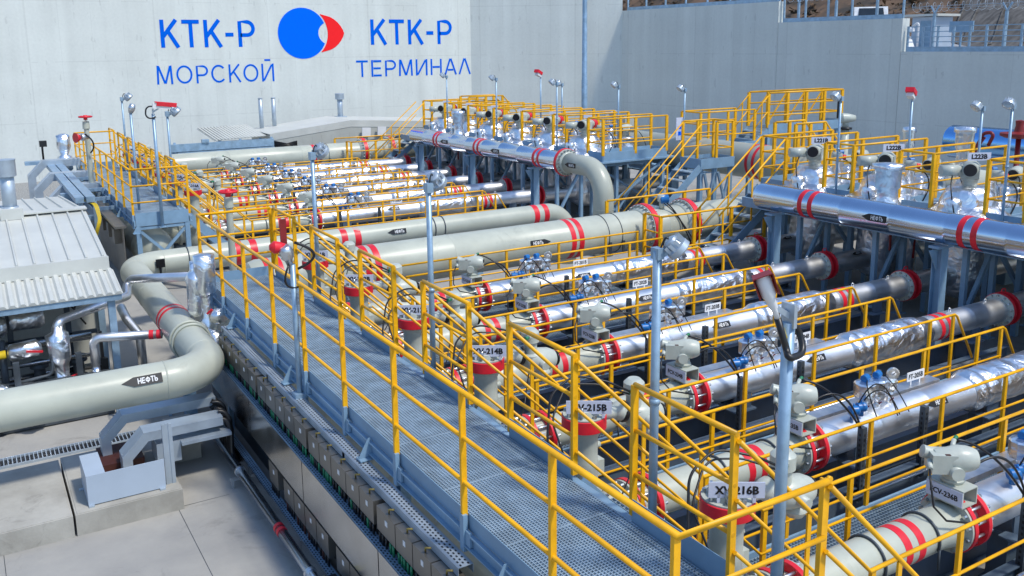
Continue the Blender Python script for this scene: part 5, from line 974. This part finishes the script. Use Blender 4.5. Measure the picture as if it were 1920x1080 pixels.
for j in range(8): m.box(2.5, 2.95, 23.2+j*.8, 23.28+j*.8, 1.55+.12*(j % 3), 1.63+.12*(j % 3))
solo('tray_support', m, 'galv_blue', 'blue-grey steel brackets below the cable trays at far left', 'bracket')
m = MB()
for q in range(4): m.tube(fillet([(2.2+q*.03, 23.0, 1.88), (2.42+q*.025, 22.5, 1.82), (2.46+q*.02, 22.3, 1.5), (2.32+q*.02, 22.2, 1.1)], .25, 6), .011, 6)
solo('yellow_cables', m, 'yellow_cable', 'bunch of yellow cables drooping from the end of the flat-lidded trays', 'cables')
m = MB()
for i in range(9): y = 21.2+i*.9; m.box(2.62, 2.8, y, y+.34, 1.1, 1.42)
m.box(2.60, 2.83, 20.8, 30.5, 1.5, 1.55); m.box(2.75, 2.77, 20.8, 30.5, .3, 1.5); solo('box_rack', m, 'stainless_box', 'rack of small metal boxes in the shade beside the far walkway', 'cable rack')
t = foil_unit('foil_fitting', 'foil-wrapped riser beside the left corner of the far walkway', (2.6, 30.8, 0), [((2.62, 30.8, 0), (0, 0, 1), [(.5, .1), (1.6, .12), (1.7, .2), (2.1, .2), (2.15, .12), (2.4, .2), (2.75, .2), (2.8, .05)], .15)])
m = MB(); m.tube(fillet([(2.05, 31.0, 1.9), (2.05, 31.0, 2.4), (2.1, 31.0, 2.5)], .05, 4), .03, 6); m.box(1.98, 2.18, 30.9, 31.05, 2.42, 2.6); solo('instrument_post', m, 'rubber', 'small dark instrument on a post above the arched trays', 'post')
# ------------------------------------------------------------------ far building
t = thing('far_building', 'long low beige building with a shallow gable roof below the lettered wall', 'building', (14, 38, 0))
A_, B_, C_ = (10.5, 1.92), (13.95, 2.30), (18.5, 2.02)
m = MB(); m.poly([(10.55, 35.95, 0), (18.45, 35.95, 0), (18.45, 35.95, 1.90), (13.95, 35.95, 2.22), (10.55, 35.95, 1.84)], (0, 1, 0), 2.85); part('wall', m, 'panel_grey', t)
for (xa, za), (xb, zb) in ((A_, B_), (B_, C_)):
    m = MB(); m.poly([(xa, 35.95, za), (xb, 35.95, zb), (xb, 35.95, zb-.03), (xa, 35.95, za-.03)], (0, 1, 0), 2.9)
    part('roof', m, 'roof_metal', t)
    m = MB(); m.poly([(xa, 35.935, za+.005), (xb, 35.935, zb+.005), (xb, 35.935, zb-.27), (xa, 35.935, za-.27)], (0, 1, 0), .012); part('fascia', m, 'roof_metal', t)
m = MB()
for i in range(20): x = 10.65+i*.4; m.box(x, x+.008, 35.944, 35.951, 0, 1.7+.1*(1-abs(x-13.95)/3.4))
part('wall_seam', m, 'panel_grey', t)
m = MB(); m.poly([(8.4, 36.3, 1.78), (10.45, 36.3, 1.85), (10.45, 39.2, 2.1), (8.4, 39.2, 2.03)], (0, 0, -1), .03)
for i in range(16): x = 8.45+i*.13; m.bar((x, 36.28, 1.80+.035*i/15), (x, 39.2, 2.06+.035*i/15), .04, .03)
part('lean_to_roof', m, 'roof_metal', t)
m = MB(); m.box(8.5, 10.45, 36.35, 36.4, 1.62, 1.72); m.box(8.6, 8.7, 36.4, 36.5, 0, 1.75); m.box(10.2, 10.3, 36.4, 36.5, 0, 1.75); part('lean_to_frame', m, 'galv_blue', t)
for x in (14.55, 15.25): m = MB(); m.obox((x, 35.80, 1.78), (1, 0, -.06), .19, .03, .19); m.box(x-.02, x+.02, 35.8, 35.95, 1.8, 1.84); part('wall_box', m, 'white', t)
for x, y, z0, zt, lab in ((10.9, 38.4, 1.9, 3.2, ''), (11.45, 38.4, 1.95, 3.2, '')): m = MB(); m.cyl((x, y, z0), (x, y, zt), .09, 14); m.lathe((x, y, zt), (0, 0, 1), [(0, .1), (.03, .1), (.05, .02)], 14); part('flue', m, 'galv', t)
m = MB(); m.cyl((14.42, 38.4, 2.2), (14.42, 38.4, 3.1), .12, 14); m.lathe((14.42, 38.4, 3.02), (0, 0, 1), [(0, .12), (.03, .2), (.28, .2), (.30, .03)], 16); m.box(14.2, 14.65, 38.2, 38.6, 2.18, 2.30); part('flue', m, 'galv', t)
t = thing('tray_run', 'long blue-grey stacked cable trays in front of the lean-to of the beige building', 'cable tray', (8.4, 34.8, 0))
for z0, z1, d in ((1.58, 1.86, 0), (1.42, 1.55, .05), (1.24, 1.38, .1)): m = MB(); m.box(6.5+d*4, 10.3, 34.75-d, 34.82-d, z0, z1); part('tray', m, 'galv_blue', t)
m = MB(); m.box(6.5, 10.3, 34.9, 34.93, 1.2, 1.8)
for x in (6.6, 7.7, 9.0, 10.2): m.box(x, x+.08, 34.83, 34.9, 0, 1.92)
m.box(7.6, 7.85, 34.7, 34.9, 1.86, 1.98); part('frame', m, 'galv_blue', t)
m = MB()
for q in range(5): m.tube([(10.3, 34.8, 1.5+q*.06), (10.8, 34.75, 1.42+q*.05), (11.2, 34.7, 1.5+q*.05)], .03, 6)
part('cable', m, 'rubber', t)
m = MB(); m.tube([(10.3, 34.72, 1.28), (13.2, 34.9, 1.42), (16, 35.1, 1.6)], .05, 8); m.tube([(10.3, 34.72, 1.18), (13.2, 34.9, 1.32), (16, 35.1, 1.5)], .03, 8); solo('conduit_run', m, 'dark_steel', 'dark conduit running behind the thick grey pipe, below the beige building', 'conduit')
# ------------------------------------------------------------------ poles
def floodlight(t, x, y, z, d, s=1.):
    d = Vector(d).normalized(); c = Vector((x, y, z))+d*.16*s
    m = MB(); m.bar((x, y, z-.06), c, .045*s, .045*s); m.obox(Vector((x, y, z-.02)), (0, 0, 1), .07*s, .07*s, .05*s); part('arm', m, 'galv_blue', t)
    ax = (d*.8+Vector((0, 0, -.75))).normalized(); c2 = c+d*.05*s+Vector((0, 0, .06*s))
    m = MB(); m.lathe(c2-ax*.12*s, ax, [(0, .05*s), (.02*s, .085*s), (.12*s, .11*s), (.14*s, .15*s), (.21*s, .155*s), (.22*s, .14*s)], 20); 
    for q in range(10): a = 2*math.pi*q/10; N = ax.orthogonal().normalized(); B = ax.cross(N); p = c2+(N*math.cos(a)+B*math.sin(a))*.125*s; m.bar(p-ax*.08*s, p+ax*.02*s, .012*s, .04*s)
    hd = part('lamp_head', m, 'galv', t)
    m = MB(); m.lathe(c2+ax*.10*s, ax, [(0, .135*s), (.012*s, .12*s), (.02*s, .02*s)], 20); part('lens', m, 'lens_glass', hd)
    m = MB(); m.tube(arc_cable((x, y, z-.1), c2-ax*.1*s, .14*s, 10), .012*s, 6); part('cable', m, 'rubber', t)
def lamp_pole(x, y, z0, z1, d, label, s=1., r=.028, grp='floodlight poles'):
    t = thing('lamp_pole', label, 'lamp pole', (x, y, z0), grp); m = MB(); m.cyl((x, y, z0), (x, y, z1), r, 12); m.box(x-.07, x+.07, y-.07, y+.07, z0, z0+.012); m.cyl((x, y, (z0+z1)/2-.02), (x, y, (z0+z1)/2+.02), r*1.25, 12); part('pole', m, 'galv_blue', t); floodlight(t, x, y, z1, d, s); return t
lamp_pole(4.24, 4.96, 1.5, 3.82, (.75, -.5, 0), 'blue-grey floodlight pole standing between the signs XV-216B and XV-215B', .6, .034)
lamp_pole(4.24, 8.74, 1.5, 3.82, (.8, .5, 0), 'blue-grey floodlight pole between the signs XV-214B and XV-213B', .72, .032)
lamp_pole(4.24, 12.5, 1.5, 3.8, (.9, .4, 0), 'blue-grey floodlight pole at the sign XV-211B', .75, .03)
lamp_pole(4.24, 22.85, 1.5, 3.8, (.9, -.3, 0), 'floodlight pole beside the far walkway, nearest of the two there', .85)
lamp_pole(4.24, 29.7, 1.5, 3.85, (.9, -.3, 0), 'floodlight pole at the far end of the far walkway', .85)
for (x, y, zb_, zt, d, lab) in ((15.8, 12.75, 2.0, 4.15, (-.9, .1, 0), 'floodlight pole behind the near chrome header, beside the sign L221B'), (17.2, 10.5, 2.0, 4.0, (-.9, .2, 0), 'floodlight pole in front of the big blue-tinted metal-clad pipe'), (15.8, 9.1, 2.0, 4.18, (-.8, -.1, 0), 'tallest floodlight pole at the right edge, with a looped cable'),
        (15.6, 30.35, 1.9, 4.2, (-.9, .2, 0), 'leftmost of the floodlight poles behind the far chrome header'), (15.6, 26.7, 2.0, 4.2, (-.9, .3, 0), 'floodlight pole behind the far valve row, just right of the lettered wall'), (15.6, 23.05, 2.0, 4.16, (-.9, .2, 0), 'taller pole of the close pair of floodlight poles left of the mast'), (17.5, 25.55, 2.0, 4.0, (-.9, 0, 0), 'thinner rear pole of the close pair of floodlight poles left of the mast'), (17.3, 22.2, 2.0, 4.05, (-.9, .2, 0), 'floodlight pole right of the tall mast'), (18.0, 20.0, 2.0, 4.0, (-.9, .1, 0), 'floodlight pole standing clear before the shaded wall, left of the big crossover')):
    lamp_pole(x, y, zb_, zt, d, lab, .7, .026)
def camera_pole(x, y, z0, z1, d, label, hood='red', s=1.):
    t = thing('camera_pole', label, 'camera pole', (x, y, z0)); m = MB(); m.cyl((x, y, z0), (x, y, z1), .034*s, 12); m.box(x-.07, x+.07, y-.07, y+.07, z0, z0+.012); part('pole', m, 'galv_blue', t)
    d = Vector(d).normalized(); m = MB(); m.obox((x, y, z1+.045), (0, 0, 1), .065*s, .045*s, .012*s); m.bar((x, y, z1+.04), Vector((x, y, z1+.12*s))+d*.13*s, .03*s); part('bracket', m, 'galv', t)
    c = Vector((x, y, z1+.16*s))+d*.17*s; ax = (d+Vector((0, 0, .45))).normalized()
    return t, c, ax
t, c, ax = camera_pole(4.2, 3.68, 1.5, 3.62, (-.85, .35, 0), 'near pole at lower right carrying a white detector in a dark red hood', s=1.15)
up = Vector((-.35, .15, .92)).normalized(); c = Vector((4.04, 3.72, 3.84))
m = MB(); m.lathe(c-up*.20, up, [(0, .016), (.06, .018), (.075, .028), (.14, .032), (.16, .044), (.27, .048), (.30, .036), (.305, .01)], 18); part('detector', m, 'white', t)
m = MB(); q = c+up*.0340; b = Vector((-.4896, -.4216, .32)).normalized(); b = (b-up*b.dot(up)).normalized(); a = up.cross(b).normalized()
for sg in (-1, 1): m.poly([q+a*.0510*sg-up*.0884-b*.0204, q+a*.0578*sg-up*.0748+b*.0408, q+a*.0578*sg+up*.0748+b*.0680, q+a*.0510*sg+up*.0612-b*.0408], a*sg, .006)
m.poly([q-a*.0544+up*.0612-b*.0408, q+a*.0544+up*.0612-b*.0408, q+a*.0612+up*.0748+b*.0680, q-a*.0612+up*.0748+b*.0680], up, .006)
m.poly([q-a*.0510-up*.0884-b*.0272, q+a*.0510-up*.0884-b*.0272, q+a*.0510+up*.0612-b*.0462, q-a*.0510+up*.0612-b*.0462], -b, .006); part('hood', m, 'red_dark', t)
m = MB(); m.tube(fillet([c-up*.2, c-up*.42+Vector((-.02, 0, 0)), (4.12, 3.6, 3.42), (4.28, 3.62, 3.42), (4.32, 3.7, 3.55), (4.22, 3.68, 3.60)], .08, 6), .022, 8); part('cable', m, 'rubber', t)
m = MB(); m.cyl(c-up*.34, c-up*.2, .018, 8); part('gland', m, 'yellow_cable', t)
t, c, ax = camera_pole(3.52, 20.5, 1.5, 3.95, (.8, -.2, 0), 'pole at the near end of the far walkway with a red-hooded white camera')
m = MB(); m.obox(c, (1, -.1, -.12), .17, .07, .05); part('camera', m, 'white', t); m = MB(); m.obox(c+Vector((.1, 0, .065)), (1, -.1, -.12), .22, .095, .012); m.obox(c+Vector((.1, -.09, .03)), (1, -.1, -.12), .20, .01, .04); part('hood', m, 'red', t); m = MB(); m.tube(fillet([c+Vector((-.18, 0, 0)), c+Vector((-.3, 0, .03)), c+Vector((-.34, 0, -.3)), c+Vector((-.12, 0, -.22))], .1, 6), .016, 6); part('cable', m, 'rubber', t)
lp = thing('thin_pole', 'plain thin pole just left of the pole with the red-hooded camera', 'pole', (3.3, 22, 1.5)); m = MB(); m.cyl((3.3, 22.0, 1.5), (3.3, 22.0, 3.9), .03, 10); part('pole', m, 'galv_blue', lp); m = MB(); m.lathe((3.3, 22, 3.9), (.3, -.2, 1), [(0, .05), (.1, .08), (.2, .06)], 12); part('detector', m, 'alu', lp)
for x, y, z0, z1, lab in ((17.0, 26.1, 2.0, 4.2, 'slim pole with a small red camera left of the mast, before the far wall'), (17.4, 12.2, 2.0, 4.05, 'slim pole with a small red camera before the shaded wall at right')):
    t, c, ax = camera_pole(x, y, z0, z1, (-.8, -.3, 0), lab, s=.75); m = MB(); m.obox(c, ax, .1, .07, .05); part('camera', m, 'white', t); m = MB(); m.obox(c+Vector((0, 0, .08)), ax, .13, .09, .05); part('hood', m, 'red', t)
t = thing('detector_pole', 'grey pole clamped to the near walkway with a red and white gas detector on top', 'detector pole', (2.90, 9.35, 1.4))
m = MB(); m.cyl((2.90, 9.38, 1.40), (2.90, 9.38, 3.0), .03, 12); part('pole', m, 'galv_blue', t); m = MB(); m.box(2.83, 2.97, 9.31, 9.45, 1.42, 1.54); part('clamp', m, 'galv_blue', t)
m = MB(); m.lathe((2.86, 9.38, 3.06), (-.3, -.2, 1), [(-.1, .03), (0, .045), (.03, .07), (.12, .075), (.17, .05)], 16); part('detector', m, 'alu', t)
m = MB(); m.lathe((2.80, 9.40, 3.2), (-1, .1, .1), [(-.04, .04), (.02, .06), (.08, .07), (.13, .03)], 14); part('horn', m, 'red', t); m = MB(); m.box(2.83, 2.90, 9.52, 9.54, 3.2, 3.48); part('flag', m, 'red_dark', t)
m = MB(); m.tube(arc_cable((2.92, 9.34, 3.25), (2.95, 9.36, 2.95), .0, 12, (.18, -.06, 0)), .016, 6); m.tube(arc_cable((2.85, 9.36, 3.0), (2.98, 9.36, 2.75), -.08, 8, (-.1, 0, 0)), .012, 6); part('cable', m, 'rubber', t)
m = MB(); m.tube([(2.9, 9.36, 1.42), (2.88, 9.34, 1.32), (2.92, 9.34, 1.25)], .015, 6); part('cable_tail', m, 'rubber', t)
t = thing('lightning_mast', 'very tall thin mast in front of the grey wall panel', 'mast', (20, 27.72, 0)); m = MB(); m.lathe((20, 27.72, 0), (0, 0, 1), [(0, .12), (4, .11), (4.02, .10), (9, .08), (12, .05)], 14); part('pole', m, 'galv_blue', t); m = MB(); m.box(19.8, 20.2, 27.52, 27.92, 0, .03); part('base_plate', m, 'galv', t)
t = thing('notice_board', 'white and blue upright notice panel before the shaded wall, right of the far valve row', 'sign', (19.0, 21.2, 1.9)); m = MB(); m.box(18.9, 19.22, 21.35, 21.37, 2.35, 3.05); part('board', m, 'sign_white', t); m = MB(); m.box(18.98, 19.1, 21.344, 21.35, 2.5, 2.62); m.box(18.98, 19.1, 21.344, 21.35, 2.7, 2.78); part('blue_mark', m, 'emblem_blue', t); m = MB(); m.cyl((19.06, 21.4, 0), (19.06, 21.4, 3.0), .03, 8); part('post', m, 'galv_blue', t)
t = thing('grey_cabinet', 'small grey cabinet behind the far valve row, before the wall', 'cabinet', (18.6, 23.4, 2.0)); m = MB(); m.box(18.4, 18.85, 23.3, 23.5, 2.3, 3.0); part('body', m, 'galv', t); m = MB(); m.box(18.42, 18.83, 23.28, 23.298, 2.33, 2.97); part('door', m, 'panel_grey', t); m = MB(); m.box(18.58, 18.66, 23.35, 23.45, 0, 2.3); part('post', m, 'galv_blue', t)
